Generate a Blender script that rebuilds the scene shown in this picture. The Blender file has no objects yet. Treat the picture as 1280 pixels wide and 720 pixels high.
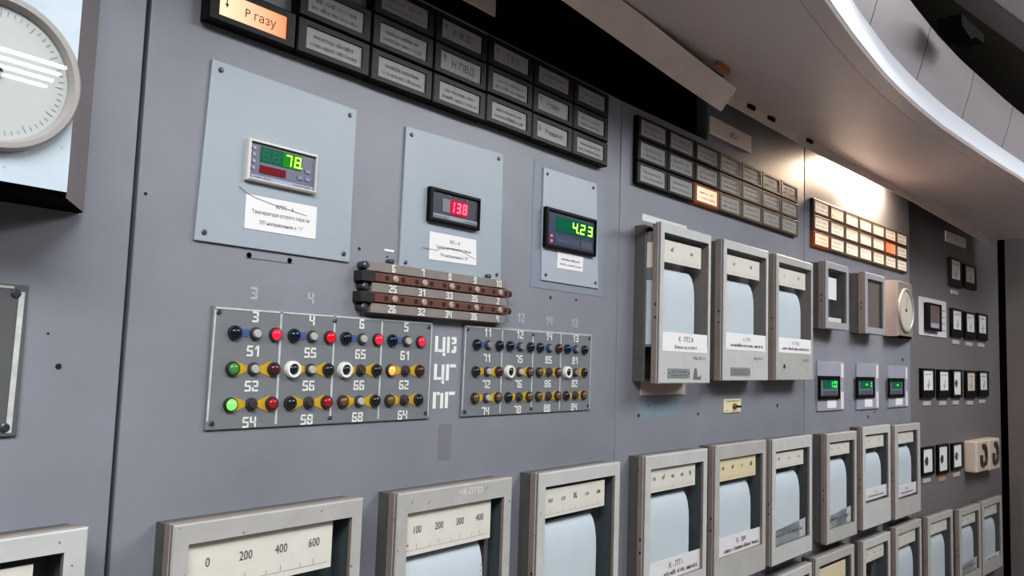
import bpy, bmesh, math, random
from mathutils import Vector, Matrix
random.seed(7)
C = bpy.context.scene.collection
R = math.radians
ZC = 1.5                                   # eye height of the photographer above the floor

# ------------------------------------------------------------------ camera (calibrated from the board's own straight lines)
FPX = 997.855
YAW, PITCH, ROLL = R(50.38768), R(4.93991), R(1.89125)
CAM = Vector((-0.438995, -1.0, ZC))
fw = Vector((math.sin(YAW)*math.cos(PITCH), math.cos(YAW)*math.cos(PITCH), math.sin(PITCH)))
rt0 = Vector((math.cos(YAW), -math.sin(YAW), 0)); up0 = rt0.cross(fw)
rt = math.cos(ROLL)*rt0 + math.sin(ROLL)*up0
up = -math.sin(ROLL)*rt0 + math.cos(ROLL)*up0
cd = bpy.data.cameras.new('camera'); cam = bpy.data.objects.new('camera', cd); C.objects.link(cam)
m = Matrix((rt, up, -fw)).transposed().to_4x4(); m.translation = CAM; cam.matrix_world = m
cd.sensor_width = 36; cd.lens = FPX/1280*36; cd.clip_start = .02
bpy.context.scene.camera = cam
bpy.context.scene.view_settings.view_transform = 'Standard'
bpy.context.scene.view_settings.look = 'Medium High Contrast'

# ------------------------------------------------------------------ the board: five flat sections set on a shallow arc
S12, S23, S34, S45 = 0.020437, 1.159811, 2.286478, 3.385354
A3, A4, A5 = R(1.9967), R(3.9857), R(5.9935)
def dirv(a): return Vector((math.cos(a), -math.sin(a), 0))
def nrm(a): return Vector((-math.sin(a), -math.cos(a), 0))       # towards the room
o2 = Vector((S12, 0, ZC)); o3 = Vector((S23, 0, ZC))
o4 = o3 + (S34-S23)*dirv(A3); o5 = o4 + (S45-S34)*dirv(A4) - .03*nrm(A5)
F = {1: (S12, o2, R(-2)), 2: (S12, o2, 0.), 3: (S23, o3, A3), 4: (S34, o4, A4), 5: (S45, o5, A5)}
def pt(f, u, h, d=0):
    u0, o, a = F[f]
    return o + (u-u0)*dirv(a) + d*nrm(a) + Vector((0, 0, h))
def ray(px, py): return fw + rt*((px-640)/FPX) - up*((py-360)/FPX)
def uv(f, px, py, d=0):                                           # where a line of sight meets section f, d out from its face
    u0, o, a = F[f]; n = nrm(a); r = ray(px, py)
    k = (o + n*d - CAM).dot(n)/r.dot(n); p = CAM + r*k
    return u0 + (p-o).dot(dirv(a)), p.z - ZC
def hz(px, py, z):
    r = ray(px, py); return CAM + r*((z)/r.z)

# ------------------------------------------------------------------ materials
MATS = {}
def lin(c): return tuple(((v/255)/12.92 if v/255 <= .04045 else ((v/255+.055)/1.055)**2.4) for v in c) + (1,)
def mat(name, c, rough=.5, metal=0., var=0., vscale=8., emit=None, estr=0., spec=.5, bump=0., bscale=200., dirt=None):
    if name in MATS: return MATS[name]
    M = bpy.data.materials.new(name); M.use_nodes = True; N = M.node_tree.nodes; L = M.node_tree.links
    b = N['Principled BSDF']; b.inputs['Base Color'].default_value = lin(c)
    b.inputs['Roughness'].default_value = rough; b.inputs['Metallic'].default_value = metal
    b.inputs['Specular IOR Level'].default_value = spec
    if emit: b.inputs['Emission Color'].default_value = lin(emit); b.inputs['Emission Strength'].default_value = estr
    if var or bump or dirt:
        tc = N.new('ShaderNodeTexCoord'); geo = N.new('ShaderNodeNewGeometry')
    if var:
        n = N.new('ShaderNodeTexNoise'); n.inputs['Scale'].default_value = vscale; n.inputs['Detail'].default_value = 5; n.inputs['Roughness'].default_value = .6
        L.new(geo.outputs['Position'], n.inputs['Vector'])
        r = N.new('ShaderNodeValToRGB'); e = r.color_ramp.elements
        e[0].position = .3; e[1].position = .7
        lc = lin(c)
        e[0].color = tuple(v*(1-var) for v in lc[:3]) + (1,); e[1].color = tuple(min(1, v*(1+var)) for v in lc[:3]) + (1,)
        L.new(n.outputs['Fac'], r.inputs['Fac']); out = r.outputs['Color']
        if dirt:
            n2 = N.new('ShaderNodeTexNoise'); n2.inputs['Scale'].default_value = dirt[1]; n2.inputs['Detail'].default_value = 3
            L.new(geo.outputs['Position'], n2.inputs['Vector'])
            r2 = N.new('ShaderNodeValToRGB'); r2.color_ramp.elements[0].position = dirt[2]; r2.color_ramp.elements[1].position = dirt[2]+.04
            L.new(n2.outputs['Fac'], r2.inputs['Fac'])
            mx = N.new('ShaderNodeMix'); mx.data_type = 'RGBA'
            L.new(r2.outputs['Color'], mx.inputs[0]); L.new(out, mx.inputs[6]); mx.inputs[7].default_value = lin(dirt[0]); out = mx.outputs[2]
        L.new(out, b.inputs['Base Color'])
    if bump:
        n = N.new('ShaderNodeTexNoise'); n.inputs['Scale'].default_value = bscale; L.new(geo.outputs['Position'], n.inputs['Vector'])
        bp = N.new('ShaderNodeBump'); bp.inputs['Strength'].default_value = bump; bp.inputs['Distance'].default_value = .002
        L.new(n.outputs['Fac'], bp.inputs['Height']); L.new(bp.outputs['Normal'], b.inputs['Normal'])
    MATS[name] = M; return M
def glassmat(name, rough=.03, k=.10, tint=(1, 1, 1, 1)):
    M = bpy.data.materials.new(name); M.use_nodes = True; N = M.node_tree.nodes; L = M.node_tree.links
    for n in list(N):
        if n.type == 'BSDF_PRINCIPLED': N.remove(n)
    t = N.new('ShaderNodeBsdfTransparent'); t.inputs[0].default_value = tint
    g = N.new('ShaderNodeBsdfGlossy'); g.inputs['Roughness'].default_value = rough
    lw = N.new('ShaderNodeLayerWeight'); pw = N.new('ShaderNodeMath'); pw.operation = 'POWER'; pw.inputs[1].default_value = 4
    fr = N.new('ShaderNodeMath'); fr.operation = 'MULTIPLY_ADD'; fr.inputs[1].default_value = .6; fr.inputs[2].default_value = .04
    L.new(lw.outputs['Facing'], pw.inputs[0]); L.new(pw.outputs[0], fr.inputs[0])
    mx = N.new('ShaderNodeMixShader'); L.new(fr.outputs[0], mx.inputs[0]); L.new(t.outputs[0], mx.inputs[1]); L.new(g.outputs[0], mx.inputs[2])
    L.new(mx.outputs[0], N['Material Output'].inputs['Surface']); return M
wall_m = mat('grey_wall_paint', (135, 137, 144), .42, var=.10, vscale=3.5, bump=.10, bscale=60)
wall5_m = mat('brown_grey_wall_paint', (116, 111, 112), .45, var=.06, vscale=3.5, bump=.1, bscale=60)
black_m = mat('void_and_shade_black', (4, 4, 4), .9, spec=.1)  # also stands in for shade above the board and under gauge housings
bezel_m = mat('black_plastic', (9, 9, 9), .4, spec=.25)
bezel2_m = mat('lamplit_black_plastic', (84, 70, 56), .4)  # lamp glow on the black frames put into a browner colour
plate_m = mat('blue_grey_plate_paint', (158, 167, 175), .38, var=.04, vscale=6)
frame_m = mat('pale_grey_enamel', (190, 191, 188), .4, var=.05, vscale=25, dirt=((120, 105, 98), 130, .70))
frame2_m = mat('warm_grey_enamel', (176, 174, 170), .4, var=.06, vscale=25, dirt=((110, 98, 92), 130, .69))
edge_m = mat('shaded_side_enamel', (140, 128, 122), .5, var=.10, vscale=20, dirt=((90, 76, 70), 90, .70))  # darker, warmer copy of the frame enamel; door sides' shade put into colour
side_m = mat('dark_case_enamel', (92, 90, 88), .5, var=.12, vscale=18)
inner_m = mat('dark_teal_interior', (78, 88, 92), .6, var=.1, vscale=20)
paper_m = mat('pale_blue_chart_paper', (195, 205, 211), .8, var=.02, vscale=30)
scale_m = mat('white_scale_enamel', (222, 219, 208), .45, var=.03, vscale=40)
cream_m = mat('cream_scale_enamel', (224, 212, 178), .45, var=.03, vscale=40)
label_m = mat('white_label_card', (228, 226, 226), .6)
ink_m = mat('dark_print', (72, 72, 76), .7); ink2_m = mat('faint_print', (112, 112, 114), .7)
dark_ink_m = mat('black_paint', (30, 30, 32), .6)
metal_m = mat('dull_metal', (150, 148, 145), .35, .7, var=.1, vscale=60)
screw_m = mat('screw_metal', (88, 90, 94), .35, .6)
white_m = mat('white_stencil_paint', (226, 226, 220), .6, var=.05, vscale=120)
fadedwhite_m = mat('faded_stencil_paint', (176, 177, 180), .6, var=.12, vscale=120)
border_m = mat('white_border_stripe', (190, 192, 190), .5, var=.15, vscale=60)
panel_m = mat('lamp_panel_grey', (122, 125, 128), .42, var=.05, vscale=10)
panelw_m = mat('lamp_panel_dark_grey', (96, 97, 97), .42, var=.05, vscale=10)
yellow_m = mat('yellow_marking', (196, 160, 40), .6, var=.1, vscale=80)
blue_m = mat('blue_marking', (66, 96, 146), .6, var=.1, vscale=80)
lampb_m = mat('lamp_bezel', (70, 66, 64), .35, .3)
glass_m = glassmat('clear_glass'); 
brown_m = mat('brown_bakelite', (104, 66, 56), .45, var=.12, vscale=40)
strip_m = mat('grey_brown_label_strip', (134, 127, 122), .45, var=.1, vscale=30)
win_m = mat('unlit_window', (150, 149, 147), .45, var=.05, vscale=30)
winw_m = mat('lamplit_window', (226, 216, 204), .45, emit=(255, 226, 204), estr=.28)  # warm lamp's light on these windows put in as paler colour and glow
def lit_mat(name, c0, c1, s):
    M = bpy.data.materials.new(name); M.use_nodes = True; N = M.node_tree.nodes; L = M.node_tree.links
    b = N['Principled BSDF']; tc = N.new('ShaderNodeTexCoord'); sx = N.new('ShaderNodeSeparateXYZ'); L.new(tc.outputs['Generated'], sx.inputs[0])
    r = N.new('ShaderNodeValToRGB'); r.color_ramp.elements[0].color = lin(c0); r.color_ramp.elements[1].color = lin(c1); r.color_ramp.elements[0].position = .05
    L.new(sx.outputs['X'], r.inputs[0]); L.new(r.outputs[0], b.inputs['Emission Color']); b.inputs['Emission Strength'].default_value = s
    b.inputs['Base Color'].default_value = lin((120, 90, 70)); return M
lit_m = lit_mat('lit_orange_window', (255, 226, 190), (255, 140, 84), .95)
lit2_m = lit_mat('lit_peach_window', (255, 214, 184), (255, 196, 160), 1.05)
lit3_m = lit_mat('lit_red_orange_window', (255, 120, 70), (255, 150, 110), 1.0)
ink3_m = mat('pale_print', (158, 150, 142), .7)
glow_m = mat('bezel_spill_glow', (84, 48, 24), .4, emit=(190, 86, 24), estr=.16)  # frame is no lamp; its window's spill put in as colour and emission

# ------------------------------------------------------------------ mesh builder; local axes: x along the board, z up, y = -(distance out from the board)
TXT = {}
def text_geo(s):
    if s in TXT: return TXT[s]
    cu = bpy.data.curves.new('t', 'FONT'); cu.body = s; cu.size = 1; cu.align_x = 'CENTER'; cu.resolution_u = 2
    ob = bpy.data.objects.new('t', cu); C.objects.link(ob)
    dg = bpy.context.evaluated_depsgraph_get(); dg.update()
    me = ob.evaluated_get(dg).to_mesh()
    TXT[s] = ([(v.co.x, v.co.y) for v in me.vertices], [tuple(p.vertices) for p in me.polygons])
    ob.evaluated_get(dg).to_mesh_clear(); bpy.data.objects.remove(ob); bpy.data.curves.remove(cu)
    return TXT[s]
class MB:
    def __init__(s): s.v = []; s.f = []
    def add(s, vs, fs):
        b = len(s.v); s.v += [(x, -d, z) for x, d, z in vs]; s.f += [tuple(b+i for i in f) for f in fs]; return s
    def box(s, x0, x1, z0, z1, d0, d1):
        return s.slab([(x0, z0), (x1, z0), (x1, z1), (x0, z1)], d0, d1)
    def slab(s, p, d0, d1, inset=0):
        n = len(p); cx = sum(q[0] for q in p)/n; cz = sum(q[1] for q in p)/n
        def ins(q):
            if not inset: return q
            return (q[0]-math.copysign(inset, q[0]-cx), q[1]-math.copysign(inset, q[1]-cz))
        vs = [(x, d0, z) for x, z in p] + [(ins(q)[0], d1, ins(q)[1]) for q in p]
        fs = [tuple(range(n)), tuple(range(n, 2*n))] + [(i, (i+1) % n, n+(i+1) % n, n+i) for i in range(n)]
        return s.add(vs, fs)
    def flat(s, p, d): return s.add([(x, d, z) for x, z in p], [tuple(range(len(p)))])
    def rect(s, x0, x1, z0, z1, d): return s.flat([(x0, z0), (x1, z0), (x1, z1), (x0, z1)], d)
    def ring(s, o, i, d0, d1, slope=0.):
        # rectangular ring: o, i = (x0, x1, z0, z1); slope narrows the opening towards the back
        def rc(r, d, g=0): return [(r[0]+g, d, r[2]+g), (r[1]-g, d, r[2]+g), (r[1]-g, d, r[3]-g), (r[0]+g, d, r[3]-g)]
        c = min(.0022, (d1-d0)*.3)
        L = [rc(o, d0), rc(o, d1-c), rc(o, d1, c), rc(i, d1), rc(i, d0, slope)]
        vs = sum(L, []); fs = []
        for a in range(5):
            b = (a+1) % 5
            for k in range(4):
                fs.append((a*4+k, a*4+(k+1) % 4, b*4+(k+1) % 4, b*4+k))
        return s.add(vs, fs)
    def lathe(s, cx, cz, prof, n=20, cap0=True, cap1=True, sx=1.):
        vs = []; fs = []
        for r, d in prof:
            vs += [(cx + sx*r*math.cos(2*math.pi*k/n), d, cz + r*math.sin(2*math.pi*k/n)) for k in range(n)]
        for a in range(len(prof)-1):
            for k in range(n): fs.append((a*n+k, a*n+(k+1) % n, (a+1)*n+(k+1) % n, (a+1)*n+k))
        if cap0: fs.append(tuple(range(n)))
        if cap1: fs.append(tuple(range((len(prof)-1)*n, len(prof)*n)))
        return s.add(vs, fs)
    def line(s, x0, z0, x1, z1, w, d):
        l = math.hypot(x1-x0, z1-z0) or 1; ax, az = -(z1-z0)/l*w/2, (x1-x0)/l*w/2
        return s.flat([(x0+ax, z0+az), (x0-ax, z0-az), (x1-ax, z1-az), (x1+ax, z1+az)], d)
    def text(s, t, x, z, size, d, sx=1.):
        v, f = text_geo(t); return s.add([(x + a*size*sx, d, z + b*size) for a, b in v], f)
    def scrib(s, x0, x1, z, hgt, d, seed=0):
        # a line of small printed type too fine to read: upright strokes grouped in words
        rnd = random.Random(seed); x = x0; g = hgt*.62
        while x < x1:
            for _ in range(rnd.randint(3, 9)):
                if x > x1: break
                hh = hgt*(1 if rnd.random() < .15 else .7)
                s.rect(x, x+g*.28, z, z+hh, d)
                if rnd.random() < .7: s.rect(x+g*.28, x+g*.62, z+hh*(.75 if rnd.random() < .5 else 0), z+hh*(1. if rnd.random() < .5 else .25)+.0001, d)
                if rnd.random() < .5: s.rect(x+g*.55, x+g*.75, z, z+hh, d)
                x += g
            x += g*.8
        return s
    def build(s, name, mt, parent=None, bevel=0, smooth=False, mesh_only=False, seg=2):
        me = bpy.data.meshes.new(name); me.from_pydata(s.v, [], s.f)
        bm = bmesh.new(); bm.from_mesh(me); bmesh.ops.recalc_face_normals(bm, faces=bm.faces)
        # flat sheets look out from the board
        for f in bm.faces:
            if all(len(e.link_faces) == 1 for e in f.edges) and f.normal.y > .5: f.normal_flip()
            f.smooth = smooth
        bm.to_mesh(me); bm.free()
        me.materials.append(mt)
        if mesh_only: return me
        return put(name, me, parent, bevel, seg)
def put(name, me, parent=None, bevel=0, seg=2, loc=None):
    o = bpy.data.objects.new(name, me); C.objects.link(o)
    if parent: o.parent = parent
    if loc: o.location = loc
    if bevel:
        b = o.modifiers.new('bevel', 'BEVEL'); b.width = bevel; b.segments = seg; b.limit_method = 'ANGLE'; b.angle_limit = R(40)
    return o
def tag(o, label, cat=None, group=None, kind=None):
    if label: o['label'] = label
    if cat: o['category'] = cat
    if group: o['group'] = group
    if kind: o['kind'] = kind
    return o
def thing(name, label, cat, f, u, h, group=None, tilt=0., d=0.):
    o = bpy.data.objects.new(name, None); C.objects.link(o); o.empty_display_size = .02
    o.location = pt(f, u, h, d); o.rotation_euler = (0, -tilt, -F[f][2])
    return tag(o, label, cat, group, 'thing')
def seat(o, f, u, h, d=0., tilt=0.):
    o.location = pt(f, u, h, d); o.rotation_euler = (0, -tilt, -F[f][2]); return o
def rectpx(f, d, TL, TR, BR=None, BL=None):
    a, b = uv(f, *TL, d), uv(f, *TR, d)
    c = uv(f, *BR, d) if BR else None; e = uv(f, *BL, d) if BL else None
    u0 = (a[0]+e[0])/2 if e else a[0]; u1 = (b[0]+c[0])/2 if c else b[0]
    z1 = (a[1]+b[1])/2; z0 = (c[1]+e[1])/2 if (c and e) else (c or e)[1]
    return u0, u1, z0, z1
def domes(r, d0, h, n=4): return [(r*math.cos(k/n*math.pi/2*.97), d0 + h*math.sin(k/n*math.pi/2)) for k in range(n+1)]
def screw(parent, x, z, d, r=.0042):
    r *= .85
    me = MB().lathe(0, 0, [(r, 0), (r, .0015), (r*.7, .0025)], 10).build('screw', screw_m, mesh_only=True)
    return put('screw', me, parent, loc=(x, -d, z))

# ------------------------------------------------------------------ the setting
def wsec(name, f, ua, ub, label, mt, za=-ZC, zb=.86):
    mb = MB().box(0, ub-ua, za, zb, -.035, 0)
    o = mb.build(name, mt, bevel=.002); seat(o, f, ua, 0); return tag(o, label, 'wall panel', kind='structure')
w1 = wsec('wall_far_left', 1, -1.35, S12-.0028, 'grey painted board section at the left edge holding the big round gauge', wall_m)
w2 = wsec('wall_left', 2, S12+.0028, S23-.001, 'grey painted board section with the lamp panels and three digital meters', wall_m, zb=.622)  # cut short so the black sheet behind stands in for canopy shade
w3 = MB().slab([(0, -ZC), (S34-S23-.0032, -ZC), (S34-S23-.0032, .86), (.425, .86), (.425, .622), (0, .622)], -.035, 0).build('wall_center', wall_m, bevel=.002); seat(w3, 3, S23+.001, 0)  # upper left corner cut away; added black there replaces shade under the canopy
tag(w3, 'grey painted board section with three tall chart recorders in its middle', 'wall panel', kind='structure')
w4 = wsec('wall_right', 4, S34+.0022, S45, 'warmly lit grey board section with green displays', wall_m)
end5 = uv(5, 1249.5, 450)[0]
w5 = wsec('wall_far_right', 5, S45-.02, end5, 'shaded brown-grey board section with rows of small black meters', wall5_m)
bk = MB().box(-1.4, 1.2, -ZC, .86, -.10, -.05).build('wall_back', black_m); seat(bk, 2, 0, 0); tag(bk, 'black sheet behind the board, standing in for seam gaps and canopy shade', 'wall', kind='structure')
bk = MB().box(0, 1.2, -ZC, .86, -.10, -.05).build('wall_back_center', black_m); seat(bk, 3, S23, 0); tag(bk, 'black sheet behind the middle seams of the board, standing in for canopy shade', 'wall', kind='structure')
bk = MB().box(0, 1.1, -ZC, 1.2, -.10, -.06).build('wall_recess', black_m); seat(bk, 5, end5-.25, 0); tag(bk, 'black gap between the end of the board and the side wall', 'wall', kind='structure')
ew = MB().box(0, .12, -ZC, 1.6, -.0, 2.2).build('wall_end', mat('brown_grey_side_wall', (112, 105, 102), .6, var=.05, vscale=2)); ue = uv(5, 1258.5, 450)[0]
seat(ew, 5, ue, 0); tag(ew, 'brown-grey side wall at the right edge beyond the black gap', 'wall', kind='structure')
fl = MB().box(-5, 8, -.05, 0, -1, 7).build('floor', mat('floor_tiles', (150, 140, 132), .5, var=.1, vscale=3)); fl.location = (0, 0, 0); tag(fl, 'grey-brown floor of the control room', 'floor', kind='structure')
cl = MB().box(-5, 8, 3.25, 3.35, -1, 7).build('ceiling', mat('ceiling_white', (196, 200, 206), .7, var=.03, vscale=2)); tag(cl, 'pale ceiling of the control room', 'ceiling', kind='structure')

# small drilled holes, scuffs and stencils are paint or wear of the board itself
def holes(f, parent, ua, pts, r=.0035):
    mb = MB()
    for (px, py, k) in pts:
        u, h = uv(f, px, py); mb.lathe(u-ua, h, [(r*k, .0002), (r*k, .0006)], 10)
    return tag(mb.build('drilled_holes', mat('hole_black', (28, 29, 33), .8), parent), None)
holes(1, w1, -1.35, [(73, 458, 1), (60, 417, .4)])
holes(2, w2, S12+.0028, [(449, 311, .8), (182, 242, .6), (484, 321, .5), (688, 372, 1), (720, 375, .8)])
holes(3, w3, S23+.001, [(798, 519.5, 1.4), (872.5, 517.5, 1.2), (971.5, 507, 1.8), (810, 507, .8)])
holes(4, w4, S34+.0022, [(1128, 449.5, 2.2), (1085, 521, 2), (1093, 515, 1.4)])
smear = mat('rubbed_paint_patch', (125, 124, 129), .5, var=.05, vscale=30)
mb = MB(); a = uv(2, 549, 530); b = uv(2, 563, 574)
mb.rect(a[0]-S12-.0028, b[0]-S12-.0028, b[1], a[1], .0004); mb.build('rubbed_patch', smear, w2)
patch = mat('blue_green_touch_up', (130, 144, 152), .5, var=.05, vscale=30)
mb = MB(); a = uv(3, 797, 500); b = uv(3, 853, 520)
mb.rect(a[0]-S23-.001, b[0]-S23-.001, b[1], a[1], .0004); mb.build('paint_patch', patch, w3)

# ------------------------------------------------------------------ stencil lettering
SEG = {'0': 'abcdef', '1': 'J', '2': 'abged', '3': 'abgcd', '4': 'fgbc', '5': 'afgcd', '6': 'afgedc', '7': 'abc', '8': 'abcdefg', '9': 'abcdfg'}
def stencil(mb, s, cx, cz, hh, d, w=None, st=None):
    w = w or hh*.62; st = st or hh*.21; gap = hh*.10; n = len(s); tot = n*w + (n-1)*gap
    for k, ch in enumerate(s):
        x = cx - tot/2 + k*(w+gap); z0 = cz-hh/2; z1 = cz+hh/2; zm = cz; e = hh*.035; h2 = st/2
        P = lambda *p: mb.flat([(x+a*w, z0+b*hh) for a, b in p], d)
        if ch == '1':
            mb.rect(x+w*.5, x+w*.5+st*1.1, z0, z1, d); mb.flat([(x+w*.08, zm+hh*.12), (x+w*.44, zm+hh*.2), (x+w*.44, z1), (x+w*.35, z1)], d)
        elif ch in SEG:
            g = SEG[ch]
            if 'a' in g: mb.flat([(x+(0 if 'f' in g else 0), z1-st), (x+w-e-(st if 'b' in g else 0), z1-st), (x+w-e-(st*.6 if 'b' in g else 0), z1), (x+st*.4*(1 if 'f' in g else 0), z1)], d)
            if 'd' in g: mb.flat([(x+(st+e if 'e' in g else 0), z0+st), (x+w-(st+e if 'c' in g else 0), z0+st), (x+w-(st*.8 if 'c' in g else 0), z0), (x+(st*.7 if 'e' in g else 0), z0)], d)
            if 'g' in g: mb.rect(x+(st+e if ('f' in g or 'e' in g) else w*.2), x+w-(st+e if ('c' in g and 'b' in g) else e), zm-h2*.9, zm+h2*.9, d)
            if 'f' in g: mb.rect(x, x+st*1.1, zm-h2+e, z1-(st+e if 'a' in g else 0), d)
            if 'e' in g: mb.rect(x, x+st*1.1, z0, zm-h2-e, d)
            if 'b' in g: mb.flat([(x+w-st*1.1, zm+e), (x+w, zm+e), (x+w, z1-st*.5), (x+w-st*.5, z1), (x+w-st*1.1, z1)], d)
            if 'c' in g: mb.flat([(x+w-st*1.1, z0+st*.5 if ch in '7419' else z0+st*.4), (x+w-st*.4, z0), (x+w, z0+st*.4), (x+w, zm-e), (x+w-st*1.1, zm-e)], d)
        elif ch == 'Ц':
            mb.rect(x, x+st*1.2, z0+e, z1, d); mb.rect(x+w-st*1.2, x+w, z0+e, z1-e, d); mb.rect(x+st*1.35, x+w-st*1.35, z0+e, z0+st, d); mb.flat([(x+w-st*.9, z0-hh*.2), (x+w+st*.1, z0-hh*.2), (x+w+st*.2, z0), (x+w-st*1.2, z0)], d)
        elif ch == 'В':
            mb.rect(x+e, x+e+st*1.15, z0, z1, d); P((.5, 0), (.9, 0), (1, .12), (1, .42), (.72, .46), (.72, .2), (.5, .2)); P((.5, .55), (.72, .55), (.98, .58), (1, .9), (.9, 1), (.5, 1), (.5, .82), (.72, .82), (.72, .68), (.5, .68))
        elif ch == 'Г':
            mb.rect(x+e, x+e+st*1.3, z0, z1, d); P((.42, .8), (1, .8), (1.05, 1), (.42, 1))
        elif ch == 'П':
            mb.rect(x, x+st*1.25, z0, z1, d); mb.rect(x+w-st*1.25, x+w, z0, z1-st*.3, d); P((.36, .8), (.64, .8), (.64, 1), (.36, 1))
    return mb
def wall_number(s, x, z, hh, sec, m_=None, **k):
    u, h = x, z; mb = stencil(MB(), s, u-S12-.0028, h, hh, .0006, **k)
    return mb.build('stenciled_number', m_ or fadedwhite_m, sec)
for s, x, z in (('3', .197, .078), ('4', .294, .078), ('6', .389, .079), ('12', .80, .079), ('14', .893, .078), ('13', .986, .078)): wall_number(s, x, z, .0175, w2, w=.011, st=.0032)
for s, z in (('ЦВ', .018), ('ЦГ', -.031), ('ПГ', -.080)): wall_number(s, .589, z, .029, w2, white_m, w=.026, st=.0062)

# ------------------------------------------------------------------ lamp panels
def lamp_mesh(kind):
    key = 'lamp_'+kind
    if key in MATS: return MATS[key]
    prof = [(.0102, .0), (.0102, .0035), (.0094, .0055), (.0080, .0055), (.0078, .004)]
    bm_ = {'white': white_m, 'navy': mat('navy_bezel', (42, 50, 66), .3)}.get(kind, lampb_m)
    if kind == 'white': prof = [(.0125, .0), (.0125, .006), (.0115, .0085), (.0085, .0085), (.008, .004)]
    body = MB().lathe(0, 0, prof, 18, cap1=False).build('indicator_lamp', bm_, mesh_only=True, smooth=False)
    cols = {'navy': ((24, 30, 44), None, 0), 'red_lit': ((200, 20, 40), (255, 40, 66), 1.1), 'red_hot': ((190, 10, 20), (230, 16, 30), .9), 'red': ((150, 34, 44), (120, 10, 16), .25), 'dark_red': ((86, 40, 42), None, 0),
            'dark': ((40, 38, 40), None, 0), 'green_lit': ((110, 220, 100), (120, 255, 96), 1.0), 'green': ((74, 120, 70), (40, 150, 50), .25), 'orange_lit': ((255, 150, 90), (255, 140, 70), 1.3), 'white': ((38, 40, 44), None, 0), 'brown': ((110, 84, 66), None, 0)}
    c, e, s = cols[kind]
    lm = mat(key+'_lens', c, .18, emit=e, estr=s)
    lens = MB().lathe(0, 0, domes(.008, .0045, .0048), 18).build('lens', lm, mesh_only=True, smooth=True)
    MATS[key] = (body, lens); return MATS[key]
def button_mesh(kind):
    key = 'btn_'+kind
    if key in MATS: return MATS[key]
    body = MB().lathe(0, 0, [(.0092, 0), (.0092, .003), (.0082, .005), (.0072, .005)], 18).build('push_button', mat('button_collar', (78, 76, 76), .4, .3), mesh_only=True)
    c = {'pale': (176, 174, 172), 'dark': (70, 62, 60), 'steel': (130, 132, 140)}[kind]
    cap = MB().lathe(0, 0, [(.0062, .004), (.0062, .0075), (.0052, .009)], 16).build('button_cap', mat('cap_'+kind, c, .4), mesh_only=True)
    MATS[key] = (body, cap); return MATS[key]
HOT = None
def lamp_panel(label, u0, rows, left, mid, right, order, x_shift=0.):
    t = thing('lamp_panel', label, 'lamp panel', 2, u0, -.111, 'stenciled lamp and button panels')
    w, h = .4175, .168
    MB().box(0, w, 0, h, 0, .004).build('face_plate', panel_m, t, bevel=.0012)
    mb = MB(); d = .0046
    mb.line(.002, .012, .004, h-.006, .0028, d); mb.line(.004, h-.0035, w-.003, h-.0035, .0026, d); mb.line(w-.004, .004, w-.003, h-.003, .0026, d)
    for k in (1, 2, 3):
        x = .0985+ (k-1)*.0962 + .010; mb.line(x, .004, x-.0006, h-.003, .0036, d)
    mb.build('border_stripes', border_m, t)
    cx = [.034+.0962*k + x_shift for k in range(4)]; zz = [.132, .0825, .0335]; zn = [.1555, .1075, .0585, .0085]
    for r in range(4):
        for k in range(4):
            stencil(MB(), rows[r][k], cx[k]+.0315, zn[r], .0152, .0047, w=.0100, st=.0027).build('stenciled_number', white_m, t)
    for r in range(3):
        for k in range(4):
            a, b, c = cx[k], cx[k]+.0325, cx[k]+.065; z = zz[r]
            if r == 0:
                mb = MB().rect(a+.009, b-.010, z-.0055, z+.0055, .0046); mb.build('blue_marking', blue_m, t)
            else:
                MB().flat([(a+.005, z+.0108), (b-.007, z+.003), (b-.007, z-.003), (a+.005, z-.0108)], .0046).build('yellow_wedge', yellow_m, t)
                MB().flat([(b+.007, z+.003), (c-.003, z+.0120), (c-.003, z-.0120), (b+.007, z-.003)], .0046).build('yellow_wedge', yellow_m, t)
            for x, kind in ((a, left[r][k]), (c, right[r][k])):
                body, lens = lamp_mesh(kind); o = put('indicator_lamp', body, t, loc=(x, -.004, z)); ln = put('lens', lens, o)
                lb = {'red_lit': 'red indicator lamp, lit', 'red_hot': 'red indicator lamp, lit', 'green_lit': 'green indicator lamp, lit', 'orange_lit': 'orange indicator lamp, lit', 'white': 'dark indicator with a thick white ring'}.get(kind)
                if lb: o['label'] = lb
            body, cap = button_mesh(mid[r][k]); o = put('push_button', body, t, loc=(b, -.004, z)); put('button_cap', cap, o)
    for x, z in ((.009, h-.009), (.009, .009), (w-.010, h-.010), (w-.010, .010), (w*.49, h-.010), (w*.49, .009)): screw(t, x, z, .004, .0042)
    return t
lamp_panel('grey lamp panel with glowing red lamps, stenciled 51 to 64', .1335,
    [['3', '4', '6', '5'], ['51', '55', '65', '61'], ['52', '56', '66', '62'], ['54', '58', '68', '64']],
    [['navy']*4, ['green', 'white', 'white', 'orange_lit'], ['green_lit', 'dark', 'brown', 'brown']],
    [['pale']*4, ['pale', 'pale', 'dark', 'dark'], ['dark', 'dark', 'pale', 'dark']],
    [['red_lit', 'red_hot', 'red_lit', 'red_lit'], ['dark_red', 'dark', 'dark', 'dark_red'], ['red', 'red', 'dark', 'dark']], 0)
lamp_panel('grey lamp panel with every lamp dark, stenciled 71 to 84', .6315,
    [['11', '12', '14', '13'], ['71', '75', '85', '81'], ['72', '76', '86', '82'], ['74', '78', '88', '84']],
    [['navy']*4, ['dark', 'white', 'brown', 'white'], ['brown', 'dark', 'brown', 'dark']],
    [['steel']*4, ['pale', 'pale', 'dark', 'steel'], ['pale', 'dark', 'dark', 'dark']],
    [['navy', 'navy', 'dark_red', 'navy'], ['dark_red', 'brown', 'brown', 'dark'], ['brown', 'brown', 'brown', 'brown']], 0)
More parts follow.
